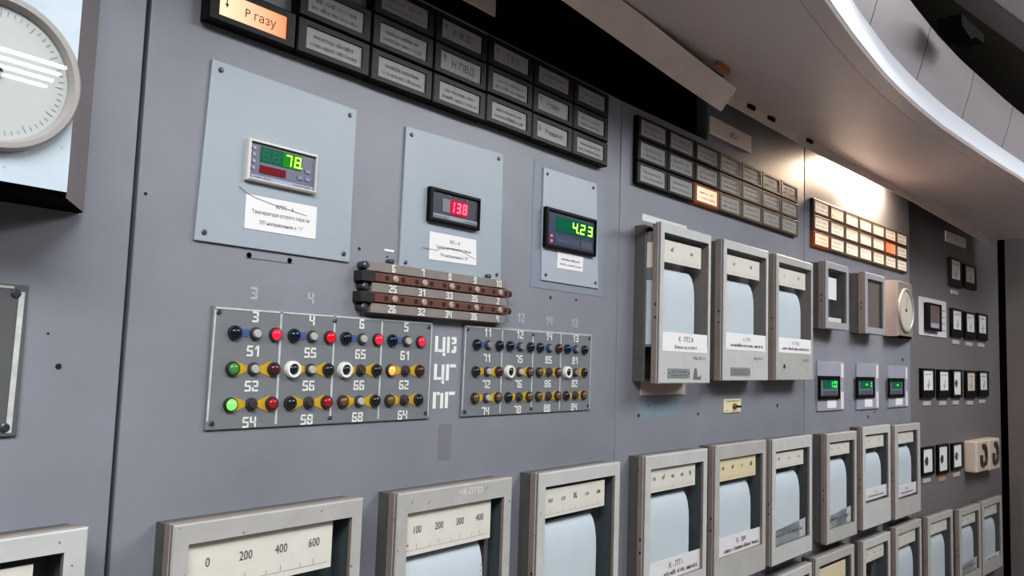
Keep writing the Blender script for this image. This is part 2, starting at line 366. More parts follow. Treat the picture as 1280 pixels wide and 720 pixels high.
# the board section at the far left carries a similar panel, cut by the frame
ux, hx = uv(1, 35, 357)
t = thing('lamp_panel', 'dark grey panel with a white border stripe at the left edge of the photo', 'lamp panel', 1, ux-.4175, hx-.168)
MB().box(0, .4175, 0, .168, 0, .004).build('face_plate', panelw_m, t, bevel=.0012)
mb = MB(); mb.line(.4085, .004, .4105, .160, .006, .0046); mb.line(.01, .1645, .402, .1645, .0026, .0046); mb.build('border_stripes', border_m, t)
for x, z in ((.4045, .158), (.4045, .010)): screw(t, x, z, .004, .006)
for z in (.132, .0835, .0345):
    for k in range(4):
        body, lens = lamp_mesh('dark'); o = put('indicator_lamp', body, t, loc=(.375-.0962*k, -.004, z)); put('lens', lens, o)

# ------------------------------------------------------------------ mounting plates, panel meters, paper labels
def seven(mb, s, x, z, w, hh, d, st, gap, slant=.08, which=None):
    S = {'0': 'abcdef', '1': 'bc', '2': 'abged', '3': 'abgcd', '4': 'fgbc', '5': 'afgcd', '6': 'afgedc', '7': 'abc', '8': 'abcdefg', '9': 'abcdfg', '-': 'g', ' ': ''}
    k = 0; px = x
    for ch in s:
        if ch == '.':
            mb.rect(px-gap*.75, px-gap*.75+st, z, z+st, d); continue
        def q(x0, x1, z0, z1): mb.flat([(px+x0+(z0)*slant, z+z0), (px+x1+z0*slant, z+z0), (px+x1+z1*slant, z+z1), (px+x0+z1*slant, z+z1)], d)
        g = S[ch]; e = st*.15
        if 'a' in g: q(st*.5, w-st*.5, hh-st, hh)
        if 'd' in g: q(st*.5, w-st*.5, 0, st)
        if 'g' in g: q(st*.5, w-st*.5, hh/2-st/2, hh/2+st/2)
        if 'f' in g: q(0, st, hh/2+e, hh-e)
        if 'e' in g: q(0, st, e, hh/2-e)
        if 'b' in g: q(w-st, w, hh/2+e, hh-e)
        if 'c' in g: q(w-st, w, e, hh/2-e)
        px += w+gap
    return mb
lime_m = mat('lime_segments', (190, 255, 90), .5, emit=(196, 255, 80), estr=1.15)
green_seg = mat('green_segments', (60, 220, 90), .5, emit=(30, 230, 80), estr=.8)
pink_m = mat('red_segments', (255, 70, 100), .5, emit=(255, 96, 120), estr=1.15)
ghost_m = mat('unlit_segments', (30, 104, 84), .5)
lcd_g = mat('green_display_filter', (8, 92, 70), .2, emit=(0, 70, 48), estr=.35)
lcd_lit = mat('green_lit_filter', (10, 110, 30), .2, emit=(10, 110, 12), estr=.6)
lcd_r = mat('dark_red_filter', (118, 26, 40), .2)
lcd_pink = mat('red_lit_filter', (150, 30, 60), .2, emit=(170, 20, 50), estr=.55)

def plate(name_label, f, quad, th, mt=plate_m, screws=True, name='mounting_plate'):
    u = [uv(f, *p) for p in quad]; c = (u[3][0], u[3][1])
    t = thing(name, name_label, 'mounting plate', f, c[0], c[1])
    pts = [(a-c[0], b-c[1]) for a, b in (u[3], u[2], u[1], u[0])]
    MB().slab(pts, 0, th).build('plate_sheet', mt, t, bevel=.0008)
    if screws:
        cx = sum(p[0] for p in pts)/4; cz = sum(p[1] for p in pts)/4
        for p in pts: screw(t, p[0]+math.copysign(.013, cx-p[0]), p[1]+math.copysign(.012, cz-p[1]), th, .0042)
    return t, c
def paper_label(parent, c, f, quad, d, lines, seed=0, name='paper_label', mt=None, stroke=None):
    u = [uv(f, *p, d) for p in quad]; pts = [(a-c[0], b-c[1]) for a, b in (u[3], u[2], u[1], u[0])]
    o = MB().slab(pts, d, d+.0006).build(name, mt or label_m, parent)
    w = (pts[1][0]-pts[0][0]+pts[2][0]-pts[3][0])/2; h = (pts[3][1]-pts[0][1]+pts[2][1]-pts[1][1])/2
    mb = MB(); dd = d+.0010
    for ln in lines:
        if ln[0] == 'T': mb.text(ln[1], pts[0][0]+ln[2]*w, pts[0][1]+ln[3]*h, ln[4]*h, dd, ln[5] if len(ln) > 5 else 1.)
        elif ln[0] == 'S': mb.scrib(pts[0][0]+ln[1]*w, pts[0][0]+ln[2]*w, pts[0][1]+ln[3]*h, ln[4]*h, dd, seed+int(ln[3]*100))
        elif ln[0] == 'L':
            P = ln[1]
            for a, b in zip(P, P[1:]): mb.line(pts[0][0]+a[0]*w, pts[0][1]+a[1]*h, pts[0][0]+b[0]*w, pts[0][1]+b[1]*h, .0007, dd)
    mb.build('printed_text', ink_m, o); return o
def meter(label, f, quad, d, base_d, bezel, face, bw, group='digital panel meters'):
    u0, u1, z0, z1 = rectpx(f, d, *quad); w, h = u1-u0, z1-z0
    t = thing('digital_meter', label, 'digital meter', f, u0, z0, group)
    MB().ring((0, w, 0, h), (bw, w-bw, bw, h-bw), base_d, d).build('bezel', bezel, t)
    MB().box(bw*.8, w-bw*.8, bw*.8, h-bw*.8, base_d, d-.004).build('face', face, t)
    return t, w, h, d-.0036
# plate 1
t, c = plate('large pale blue plate holding the meter that reads 78', 2, [(264, 74), (444, 138), (435, 328), (241, 300)], .004)
paper_label(t, c, 2, [(307.5, 242), (396, 259), (394, 299), (305, 285)], .0042,
    [('T', 'КПП – 6', .53, .72, .17), ('T', 'Температура острого пара за', .49, .48, .15, .92), ('T', 'ПП направление к. "1"', .5, .19, .15, .95), ('L', [(-.10, 1.16), (0, 1.02), (.12, .93), (.36, .83), (.62, .75), (.85, .68)])], 3)
face1 = mat('meter_face_mauve_grey', (112, 112, 128), .35); face2 = mat('meter_face_dark', (64, 66, 78), .35); face3 = mat('meter_face_blue_grey', (62, 74, 92), .3)
cream_b = mat('cream_bezel', (214, 210, 202), .35)
t, w, h, df = meter('white framed meter reading 78 with a dark red lower bar', 2, [(314, 172), (399, 194), (396, 242), (308, 224)], .013, .004, cream_b, face1, .0035)
o = MB().rect(w*.17, w*.765, h*.50, h*.87, df+.0004).build('display_window', lcd_g, t)
seven(MB(), '88', w*.19, h*.55, w*.10, h*.26, df+.0009, .0022, w*.045).build('unlit_digits', ghost_m, o)
MB().rect(w*.49, w*.765, h*.50, h*.87, df+.0006).build('lit_backing', lcd_lit, o)
seven(MB(), '78.', w*.515, h*.54, w*.095, h*.28, df+.0012, .0022, w*.038).build('lit_digits', lime_m, o)
MB().rect(w*.17, w*.54, h*.23, h*.42, df+.0004).build('lower_display', lcd_r, t)
for k in range(4): MB().lathe(w*.085, h*(.80-.16*k), [(.0028, df), (.0026, df+.0012)], 12).build('status_lamp', mat('pale_status_lamp', (160, 160, 178), .3), t)
btn_grey = mat('meter_key', (126, 130, 160), .4)
for x, z in ((.86, .52), (.86, .32), (.75, .32)): MB().box(w*(x-.038), w*(x+.038), h*(z-.05), h*(z+.05), df, df+.0012).build('key', btn_grey, t, bevel=.0004)
mb = MB().rect(w*.06, w*.95, h*.07, h*.16, df+.0005); o = mb.build('maker_strip', mat('meter_strip', (158, 166, 184), .4), t)
MB().scrib(w*.08, w*.33, h*.09, h*.05, df+.0010, 5).build('fine_print', ink2_m, o); MB().scrib(w*.66, w*.90, h*.09, h*.05, df+.0010, 6).build('fine_print', ink2_m, o)
# plate 2
t, c = plate('tall pale blue plate holding the meter that reads 138', 2, [(506, 158), (627, 193), (624, 352), (497, 336)], .004)
paper_label(t, c, 2, [(537, 289), (595, 300), (595, 332), (536, 324)], .0042,
    [('T', 'КП – К', .52, .70, .18), ('T', 'Температура перегретого пара на', .5, .47, .14, .80), ('T', 'ПП направление к. "Л"', .52, .18, .15, .92), ('L', [(-.14, .38), (.18, .36)]), ('L', [(.15, .42), (.42, .52), (.65, .50), (.97, .28)])], 9)
t, w, h, df = meter('black framed meter with glowing red digits reading 138', 2, [(540, 233), (602, 248), (601, 287), (538, 276)], .015, .004, bezel_m, face2, .005)
MB().rect(w*.24, w*.40, h*.34, h*.74, df+.0003).build('blank_window', mat('grey_window', (128, 126, 134), .3), t)
o = MB().rect(w*.39, w*.75, h*.31, h*.76, df+.0004).build('display_window', lcd_pink, t)
seven(MB(), '138', w*.375, h*.37, w*.095, h*.33, df+.0012, .0040, w*.03).build('lit_digits', pink_m, o)
o = MB().rect(w*.07, w*.95, h*.13, h*.25, df+.0004).build('maker_strip', mat('meter_strip2', (150, 152, 160), .4), t)
MB().scrib(w*.09, w*.38, h*.15, h*.06, df+.0010, 15).build('fine_print', ink_m, o); MB().scrib(w*.70, w*.92, h*.15, h*.06, df+.0010, 16).build('fine_print', ink_m, o)
for x in (.36, .72): MB().lathe(w*x, h*.84, [(.0024, df), (.002, df+.001)], 10).build('status_lamp', mat('dim_lamp', (110, 112, 126), .3), t)
# plate 3
t, c = plate('narrow pale grey plate holding the meter that reads 4.23', 2, [(678, 209), (744, 230), (746, 361), (675, 350)], .004, mat('pale_grey_plate', (168, 174, 184), .4, var=.04, vscale=6))
paper_label(t, c, 2, [(697, 314), (729, 321), (728, 340), (696, 335)], .0042, [('S', .15, .85, .55, .13), ('S', .1, .95, .25, .1)], 21)
mb = MB(); x0, x1, z0, z1 = [v for v in rectpx(2, 0, (666, 199), (754, 228), (754, 370), (664, 360))]
MB().box(x0-c[0], x1-c[0], z0-c[1], z1-c[1], 0, .0008).build('paint_margin', mat('pale_margin_paint', (132, 139, 150), .5), t)
t, w, h, df = meter('wide black meter with lime green digits reading 4.23', 2, [(684, 257), (746, 275), (747, 320), (684, 309)], .015, .004, bezel_m, face3, .006)
o = MB().rect(w*.20, w*.93, h*.45, h*.83, df+.0004).build('display_window', lcd_g, t)
seven(MB(), '4.23', w*.50, h*.50, w*.10, h*.27, df+.0012, .0036, w*.055).build('lit_digits', lime_m, o)
o = MB().rect(w*.20, w*.66, h*.14, h*.34, df+.0003).build('lower_strip', mat('meter_strip3', (76, 84, 108), .3), t)
MB().scrib(w*.24, w*.45, h*.2, h*.06, df+.001, 25).build('fine_print', ink2_m, o)
MB().rect(w*.69, w*.92, h*.14, h*.34, df+.0003).build('key_strip', mat('meter_strip4', (92, 92, 104), .3), t)
for k in range(2): MB().lathe(w*.11, h*(.30-.13*k), [(.003, df), (.0026, df+.0014)], 10).build('red_pilot', pink_m, t)
# small tab under plate 1, white tab beside plate 2
u0, u1, z0, z1 = rectpx(2, 0, (307, 314), (367, 325), (367, 331), (307, 321))
t = thing('holed_tab', 'small grey painted tab with two holes under the large blue plate', 'tab', 2, u0, z0)
MB().box(0, u1-u0, 0, z1-z0, 0, .0012).build('tab_sheet', wall_m, t, bevel=.0006)
for x in (.06, .90): MB().lathe((u1-u0)*x, (z1-z0)*.55, [(.004, .001), (.004, .0016)], 10).build('hole', black_m, t)
u0, u1, z0, z1 = rectpx(2, 0, (480, 310.5), (492, 313), (492, 316), (480, 313.5))
o = MB().box(0, u1-u0, 0, z1-z0, 0, .001).build('white_sticker', label_m); seat(o, 2, u0, z0); tag(o, 'tiny white sticker on the wall left of the tall blue plate', 'sticker')

# ------------------------------------------------------------------ brown terminal strips
t = thing('terminal_strip', 'stack of two brown bakelite terminal strips with numbered label rails', 'terminal strip', 2, .397, .062)
W_ = .335; names = [(['6', '7', '8', '9', '10'], .068), (['25', '31', '33', '35', '2'], .0345), (['26', '32', '34', '36', '4'], .0015)]
for (nums, z) in names:
    o = MB().slab([(0 if z < .06 else -.012, z), (W_, z), (W_, z+.0155), (0 if z < .06 else -.012, z+.0155)], 0, .018).build('label_rail', strip_m, t, bevel=.0008)
    for k, s in enumerate(nums): stencil(MB(), s, .044+.0665*k, z+.0078, .0125, .0186, w=.0078, st=.0024).build('rail_number', white_m, o)
    MB().lathe(-.012, z+.008, [(.0065, .0), (.0065, .017), (.004, .019)], 12).build('end_screw', screw_m, t)
for z, zz_ in ((.0515, 0), (.0185, 1)):
    o = MB().box(.004, W_+.004, z, z+.0145, 0, .021).build('bakelite_bar', brown_m, t, bevel=.001)
    MB().box(-.024, .0035, z-.001, z+.0155, 0, .021).build('end_block', mat('dark_end_block', (48, 44, 44), .4), t, bevel=.001)
    MB().lathe(W_+.009, z+.007, [(.006, .004), (.006, .019), (.004, .021)], 12).build('end_screw', mat('dark_end_block', (48, 44, 44), .4), t)
    for k in range(5):
        x = .046+.0665*k
        MB().lathe(x, z+.0072, [(.0058, .0205), (.0058, .0235), (.004, .025)], 14).build('terminal_screw', mat('pale_terminal', (178, 160, 152), .4, .2), o)
        for s in (-1, 1): MB().lathe(x+s*.0175, z+.0072, [(.0042, .0212), (.0042, .0216)], 12).build('terminal_hole', mat('dark_terminal_hole', (34, 22, 20), .7), o)
for x in (.046, .29):
    MB().lathe(x, .088, [(.0045, .0), (.0045, .012), (.003, .014)], 12).build('fixing_bolt', screw_m, t)

# ------------------------------------------------------------------ annunciator windows
CW, CH = .1408, .0566
def bez(mt, nm, win=(.013, .125, .0085, .0450), dd=.020):
    mb = MB(); mb.ring((.0012, CW-.0012, .001, CH-.001), (win[0], win[1], win[2], win[3]), 0, dd)
    mb.box(win[0]-.002, win[1]+.002, win[2]-.002, win[3]+.002, 0, dd-.005)
    return mb.build(nm, mt, mesh_only=True)
bez_a = bez(bezel_m, 'bezel', (.017, .124, .011, .0455)); bez_b = bez(bezel_m, 'bezel', (.013, .128, .0085, .0482), .015)
bez_c = bez(bezel2_m, 'bezel', (.013, .128, .0085, .0482), .015); bez_glow = bez(glow_m, 'bezel', (.013, .128, .0085, .0482), .015)
def winmesh(mt, win, d): return MB().rect(win[0]-.001, win[1]+.001, win[2]-.001, win[3]+.001, d).build('window', mt, mesh_only=True)
WA = (.017, .124, .011, .0455); WB = (.013, .128, .0085, .0482)
ROWN = ['top', 'middle', 'bottom']; ORD = ['first', 'second', 'third', 'fourth', 'fifth', 'sixth', 'seventh']
def ann(f, u0, z0, row, col, block, bezm, win, wm, d, text, state, dz=0., grp=''):
    t = thing('annunciator_light', '%s annunciator window, %s row, %s from left, %s' % (state, ROWN[row], ORD[col], block), 'annunciator window', f, u0 + col*CW, z0 + (2-row)*CH + dz, grp)
    put('bezel', bezm, t); o = put('window', wm, t)
    mb = MB(); ar = None; dd = d+.0006; xm = (win[0]+win[1])/2; ww = win[1]-win[0]; hh = win[3]-win[2]
    if text:
        for (s, x, z, size) in text:
            if s[0] in '↑↓':
                ax = win[0]+ww*.11; az = win[2]+hh*.62
                k = 1 if s[0] == '↑' else -1
                MB().flat([(ax-.0008, az-k*.006), (ax+.0008, az-k*.006), (ax+.0008, az+k*.002), (ax+.003, az+k*.002), (ax, az+k*.008), (ax-.003, az+k*.002), (ax-.0008, az+k*.002)], dd).build('arrow_mark', ink_m, o); s = s[1:].strip()
            mb.text(s, win[0]+x*ww, win[2]+z*hh, size, dd)
    else:
        sd = int(u0*100)+row*31+col*7
        mb.scrib(win[0]+ww*.14, win[1]-ww*.16, win[2]+hh*.56, hh*.2, dd, sd); mb.scrib(win[0]+ww*.08, win[1]-ww*.1, win[2]+hh*.2, hh*.2, dd, sd+3)
    mb.build('lettering', ink_m if text else (ink3_m if f == 4 else ink2_m), o)
wa_d, wb_d = .0175, .0138
wa = winmesh(win_m, WA, wa_d); wb = winmesh(win_m, WB, wb_d); wc = winmesh(winw_m, WB, wb_d)
wl1 = winmesh(lit_m, WA, wa_d); wl2 = winmesh(lit2_m, WB, wb_d); wl3 = winmesh(lit3_m, WB, wb_d)
_r = rectpx(2, .02, (545, 10), (762, 118), (760, 211), (540, 125)); UA, ZA = _r[1]-7*CW, _r[2]
big = [('1', 0, 0, 0)]
TA = {(2, 0): [('↓P газу', .60, .32, .018)], (0, 3): [('↑P Ж.Д', .5, .35, .017)], (1, 3): [('↑Н ПВД', .55, .30, .019)], (0, 4): [('↑Т В П', .55, .35, .016)], (2, 5): [('↓P пара от', .56, .35, .014)], (1, 5): [('↑P пара', .5, .40, .014)]}
for col in range(7):
    for row in range(3):
        if (col == 0 and row < 2) or (col == 1 and row < 1): continue
        lit = (col == 0)
        ann(2, UA, ZA, row, col, 'dark block above the lamp panels', bez_a, WA, wl1 if lit else wa, wa_d, TA.get((row, col)), 'glowing orange' if lit else 'unlit grey', (0., .0, -.001, -.001, .001, .0, .0)[col], 'annunciator windows of the left block')
_r = rectpx(3, .015, (801, 146), (999, 234), (996, 297), (796, 225)); U3, Z3 = (_r[0]+_r[1])/2-3.5*CW, (_r[2]+_r[3])/2-1.5*CH
for col in range(7):
    for row in range(3):
        lit = (col == 2 and row == 2)
        ann(3, U3, Z3, row, col, 'block above the three tall recorders', bez_glow if lit else (bez_b if col < 3 else bez_c), WB, wl2 if lit else wb, wb_d, None, 'glowing peach' if lit else 'unlit grey', 0, 'annunciator windows of the middle block')
_r = rectpx(4, .015, (1017, 247), (1134, 293), (1134, 342), (1019, 308)); U4, Z4 = (_r[0]+_r[1])/2-3.5*CW, (_r[2]+_r[3])/2-1.5*CH
for col in range(7):
    for row in range(3):
        l1 = (col == 0 and row == 2); l2 = (col == 5 and row == 1)
        ann(4, U4, Z4, row, col, 'block under the warm light', bez_glow if (l1 or l2) else bez_c, WB, wl2 if l1 else wl3 if l2 else wc, wb_d, None, 'glowing peach' if l1 else 'glowing red-orange' if l2 else 'cream', 0, 'annunciator windows of the right block')
# name boards above the blocks
def sign(label, f, quad, th, mt, txt, name='name_board', r=.0):
    u0, u1, z0, z1 = rectpx(f, 0, *quad); t = thing(name, label, 'sign', f, u0, z0); w, h = u1-u0, z1-z0
    MB().box(0, w, 0, h, 0, th).build('board', mt, t, bevel=.001 if not r else r)
    mb = MB()
    for (s, x, z, size) in txt: mb.text(s, x*w, z*h, size*h, th+.0008)
    mb.build('lettering', ink_m, t); return t
sgn_m = mat('warm_white_board', (232, 220, 212), .5)
sign('small pale sign hanging above the dark annunciator block, cut by the photo top', 2, [(577, -20), (618, -2), (618, 22), (577, 0)], .004, sgn_m, [])
sign('pale name board above the annunciator block in the middle section', 3, [(885, 144), (938, 170), (937, 192), (885, 167)], .006, sgn_m, [('КП-1', .55, .3, .42)], r=.004)
sign('small white name board under the canopy on the far right section', 5, [(1181, 288.5), (1206, 298), (1206, 309), (1181, 303)], .006, mat('white_board', (246, 240, 236), .5), [('К-3', .5, .35, .4)])

# ------------------------------------------------------------------ chart recorders
def recorder(label, f, d, TL, TR, BR=None, BL=None, H=.371, bs=.075, bt=.065, bb=.15, scl=(.79, .925), smat=None, nums=(), small=0, lab=None, labt=(), lab_out=False, gr='', paper=True, pmax=None, fm=None, ajar=0., extra=None, dc=None, U=None, pw=.79, tilt=0., lining=None):
    if U: u0, u1, zt = U; z0 = zt-H
    else:
        a, b = uv(f, *TL, d), uv(f, *TR, d); u0, u1 = a[0], b[0]; zt = (a[1]+b[1])/2; z0 = zt-H
        if BR and BL: u0, u1, z0, zt = rectpx(f, d, TL, TR, BR, BL)
        elif BR: z0 = uv(f, *BR, d)[1]
    w, h = u1-u0, zt-z0; fm = fm or frame_m; smat = smat or scale_m
    t = thing('chart_recorder', label, 'chart recorder', f, u0, z0, gr, tilt)
    dc = dc or d*.5
    # case: open box with its back at the board
    o5_ = (.003, w-.003, .003, h-.003); wl = .005
    mb = MB().ring(o5_, (o5_[0]+wl, o5_[1]-wl, o5_[2]+wl, o5_[3]-wl), .0, dc)
    mb.box(.006, w-.006, .006, h-.006, .0005, .003); mb.build('case', side_m, t)
    x0, x1 = bs*w, w-bs*w; za, zb = bb*h, h-bt*h
    MB().ring((x0-.006, x1+.006, za-.004, zb+.004), (x0-.002, x1+.002, za, zb), .004, max(dc, d-.008)).build('inner_lining', lining or inner_m, t)
    MB().rect(x0-.002, x1+.002, za, zb, .0045).build('back_lining', lining or inner_m, t)
    fr = MB().ring((0, w, 0, h), (x0, x1, za, zb), d-.007, d).ring((0, w, 0, h), (.004, w-.004, .004, h-.004), dc+.003+ajar, d-.0069).build('door_frame', fm, t)
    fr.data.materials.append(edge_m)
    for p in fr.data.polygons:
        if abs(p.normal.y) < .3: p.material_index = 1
    dg_ = d-.003
    MB().rect(x0, x1, za, zb, dg_).build('glass_pane', glass_m, fr)
    for k in (.40, .48): MB().slab([(-.0003, h*k), (-.0011, h*k), (-.0011, h*k+.005), (-.0003, h*k+.005)], (dc+d+ajar)/2-.002, (dc+d+ajar)/2+.002).build('hinge_pin', dark_ink_m, fr)
    ds = d-.009
    if scl:
        s0, s1 = scl[0]*h, scl[1]*h
        xe = x0+(x1-x0)*.89
        so = MB().box(x0+.001, xe, s0, s1, ds-.003, ds).build('scale_plate', smat, t)
        mb = MB(); n = len(nums)
        for k, s in enumerate(nums):
            xx = x0 + (xe-x0)*((k+.5)/n*.96+.02)
            if small: mb.scrib(xx-.004, xx+.004, s0+(s1-s0)*.52, (s1-s0)*.2, ds+.0006, k+int(u0*50))
            else: mb.text(s, xx, s0+(s1-s0)*.50, (s1-s0)*.25, ds+.0006, .78)
            mb.rect(xx-.0003, xx+.0003, s0+(s1-s0)*.14, s0+(s1-s0)*.26, ds+.0006); mb.rect(xx+(x1-x0)/n*.5-.0003, xx+(x1-x0)/n*.5+.0003, s0+(s1-s0)*.14, s0+(s1-s0)*.22, ds+.0006)
        mb.rect(x0+.006, xe-.008, s0+(s1-s0)*.12, s0+(s1-s0)*.125, ds+.0006)
        mb.build('scale_marks', ink_m, so)
        ztop = s0-.012
    else: ztop = zb-.01
    if pmax: ztop = pmax*h
    zl = (lab[0]*h if lab and not lab_out else za)
    if paper:
        dp = ds-.002; prof = [(zl-.004, dp), (ztop-.075, dp), (ztop-.05, dp-.001), (ztop-.03, dp-.004), (ztop-.014, dp-.009), (ztop-.004, dp-.016), (ztop, dp-.024)]
        prof = [(z, max(.006, dd)) for z, dd in prof]
        xa, xb = x0+.002, x0+(x1-x0)*pw
        vs = []; fs = []
        for z, dd in prof: vs += [(xa, dd, z), (xb, dd, z)]
        for k in range(len(prof)-1): fs.append((2*k, 2*k+1, 2*k+3, 2*k+2))
        MB().add(vs, fs).build('chart_paper', paper_m, t, smooth=True)
    if lab:
        dl = d+.0008 if lab_out else ds+.001
        xl0, xl1 = (x0+.001, x1+.001) if not lab_out else (x0-.002, x1-.004)
        lo = MB().box(xl0, xl1, lab[0]*h, lab[1]*h, dl-.0015, dl).build('name_label', label_m, t)
        mb = MB(); lw = xl1-xl0; lh = (lab[1]-lab[0])*h
        for ln in labt:
            if ln[0] == 'T': mb.text(ln[1], xl0+ln[2]*lw, lab[0]*h+ln[3]*lh, ln[4]*lh, dl+.0006)
            else: mb.scrib(xl0+ln[1]*lw, xl0+ln[2]*lw, lab[0]*h+ln[3]*lh, ln[4]*lh, dl+.0006, int(u0*77))
        mb.build('printed_text', ink_m, lo)
    if extra: extra(t, fr, w, h, d, x0, x1, za, zb)
    return t
G1 = 'chart recorders of the upper row of the long bank'; G2 = 'chart recorders of the lowest row'; G3 = 'tall chart recorders in the middle section'
def chalk(t, fr, w, h, d, x0, x1, za, zb):
    MB().text('ЧК-ПТ53', w*.60, h-.0185, .015, d+.0006).build('chalk_mark', white_m, fr)
    mb = MB()
    for k in range(22): mb.lathe(x0+(x1-x0)*.805, h*.60-k*.010, [(.0012, d-.0108), (.0012, d-.0106)], 6)
    mb.build('sprocket_holes', ink_m, t)
    MB().flat([(x0+.001, h*.762), (x0+.012, h*.766), (x0+.004, h*.778)], d-.0075).build('red_pointer', mat('red_pointer', (170, 40, 56), .5), t)
    MB().box(x1-.026, x1-.016, h*.45, h*.72, .006, d-.022).build('paper_guide', metal_m, t)
recorder('wide recorder with its top cut by the left photo edge and corner', 1, .05, (0, 677), (112, 657), U=(uv(1, 112, 657, .05)[0]-.2966, uv(1, 112, 657, .05)[0], -.2065), bs=.085, scl=(.76, .91), nums=[], gr=G1)
recorder('wide recorder with scale marked 0 to 600', 2, .05, (217.5, 658.7), (455, 621), bs=.07, bt=.07, scl=(.745, .93), nums=['0', '200', '400', '600'], gr=G1, fm=frame2_m, pmax=.70)
recorder('recorder with chalk writing on its frame and a red pointer', 2, .05, (498, 619), (641, 595), bs=.08, bt=.09, scl=(.72, .905), nums=['100', '200', '300', '400'], gr=G1, fm=frame2_m, extra=chalk, pmax=.715, pw=.83)
recorder('pale recorder with five dim scale numbers just left of the first seam', 2, .05, (674.4, 594.5), (776, 575), bs=.074, bt=.075, scl=(.755, .905), nums=list('12345'), small=1, gr=G1, pmax=.72)
recorder('recorder labelled К-ПТ1 with a white frame', 3, .05, (808, 572.4), (885, 559), bs=.074, bt=.085, scl=(.76, .905), nums=list('12345'), small=1, gr=G1, lab=(.19, .32), labt=[('T', 'К - ПТ1', .52, .52, .40), ('S', .3, .92, .16, .22)], bb=.19)
recorder('recorder labelled К-209 with a cream scale', 3, .05, (895, 557), (958, 550), bs=.074, bt=.10, scl=(.735, .89), smat=cream_m, nums=list('1234'), small=1, gr=G1, lab=(.19, .33), labt=[('T', 'К - 209', .54, .55, .36), ('S', .15, .95, .2, .22)], bb=.20, fm=frame2_m)
def slip(t, fr, w, h, d, x0, x1, za, zb):
    o = MB().slab([(x0+.002, za), (x1-.006, za), (x1-.006, za+h*.15), (x0+.05, za+h*.12), (x0+.002, za+h*.11)], d-.012, d-.011).build('note_slip', mat('grey_white_slip', (188, 194, 198), .6), t)
    MB().scrib(x0+.02, x1-.03, za+h*.06, h*.03, d-.0104, 44).build('printed_text', ink2_m, o)
recorder('recorder just left of the second seam with a torn slip under its paper', 3, .05, (966, 552), (1017.5, 541), (1013, 688), (965.5, 710), bs=.074, bt=.10, scl=(.755, .88), nums=list('123'), small=1, gr=G1, bb=.14, extra=slip, pmax=.70)
recorder('recorder just right of the second seam with a brownish side', 4, .05, (1035.6, 542.5), (1073, 538.7), (1069.5, 667), (1032.5, 684), bs=.088, bt=.08, scl=(.79, .90), nums=list('123'), small=1, gr=G1, bb=.13, extra=slip, fm=frame2_m, pmax=.74)
recorder('pale recorder with white label and blank lower panel, second right of the second seam', 4, .05, (1080.6, 533.7), (1113.5, 530.6), (1113.4, 650.5), (1077.6, 665), bs=.088, bt=.08, scl=(.78, .90), nums=list('12'), small=1, gr=G1, lab=(.27, .385), labt=[('T', 'К - 26', .5, .5, .32), ('S', .2, .85, .2, .2)], bb=.25, pmax=.72)
recorder('last recorder at the right end of the upper bank with a small white label', 4, .05, (1120.6, 531), (1151, 528.7), (1150.7, 640.5), (1118, 649.6), bs=.12, bt=.075, scl=(.79, .91), nums=list('12'), small=1, gr=G1, lab=(.22, .34), labt=[('T', 'К - 29', .5, .5, .32), ('S', .2, .85, .2, .2)], bb=.20, fm=frame2_m, pmax=.75)
# lowest row
kw = dict(bs=.088, bt=.08, scl=(.77, .90), nums=list('123'), small=1, gr=G2, H=.37)
recorder('recorder corner at the photo bottom, first of the lowest row', 3, .05, (976, 718), (1015, 705), **kw)
recorder('lowest row recorder with a plain cream window', 4, .05, (1020, 700), (1068, 679), **{**kw, 'smat': cream_m, 'scl': (.62, .88), 'fm': frame2_m, 'nums': []})
def reel(t, fr, w, h, d, x0, x1, za, zb):
    MB().lathe(x0+(x1-x0)*.42, h*.665, [(.040, .008), (.040, .020), (.034, .022), (.012, .022), (.010, .030)], 24).build('black_reel', bezel_m, t)
    MB().lathe(x0+(x1-x0)*.42, h*.665, [(.048, .006), (.048, .014), (.043, .014)], 24).build('reel_rim', scale_m, t)
recorder('lowest row recorder with a black reel behind its glass', 4, .05, (1079.4, 678), (1113, 664), **{**kw, 'paper': False, 'extra': reel})
recorder('lowest row recorder at the third seam with pale blue paper', 4, .05, (1120, 659), (1152, 649.5), **{**kw, 'fm': frame2_m})
recorder('lowest row recorder below the three white dial meters', 5, .05, (1160, 647), (1191, 637), **{**kw, 'fm': frame2_m})
recorder('second last recorder of the lowest row', 5, .05, (1199.5, 638), (1225.5, 629), **{**kw, 'fm': frame2_m, 'extra': slip})
recorder('last recorder of the lowest row beside the black gap', 5, .05, (1228, 627), (1252, 620), **{**kw, 'fm': frame2_m, 'lab': (.13, .22), 'labt': [('S', .2, .8, .4, .3)], 'pmax': .72})
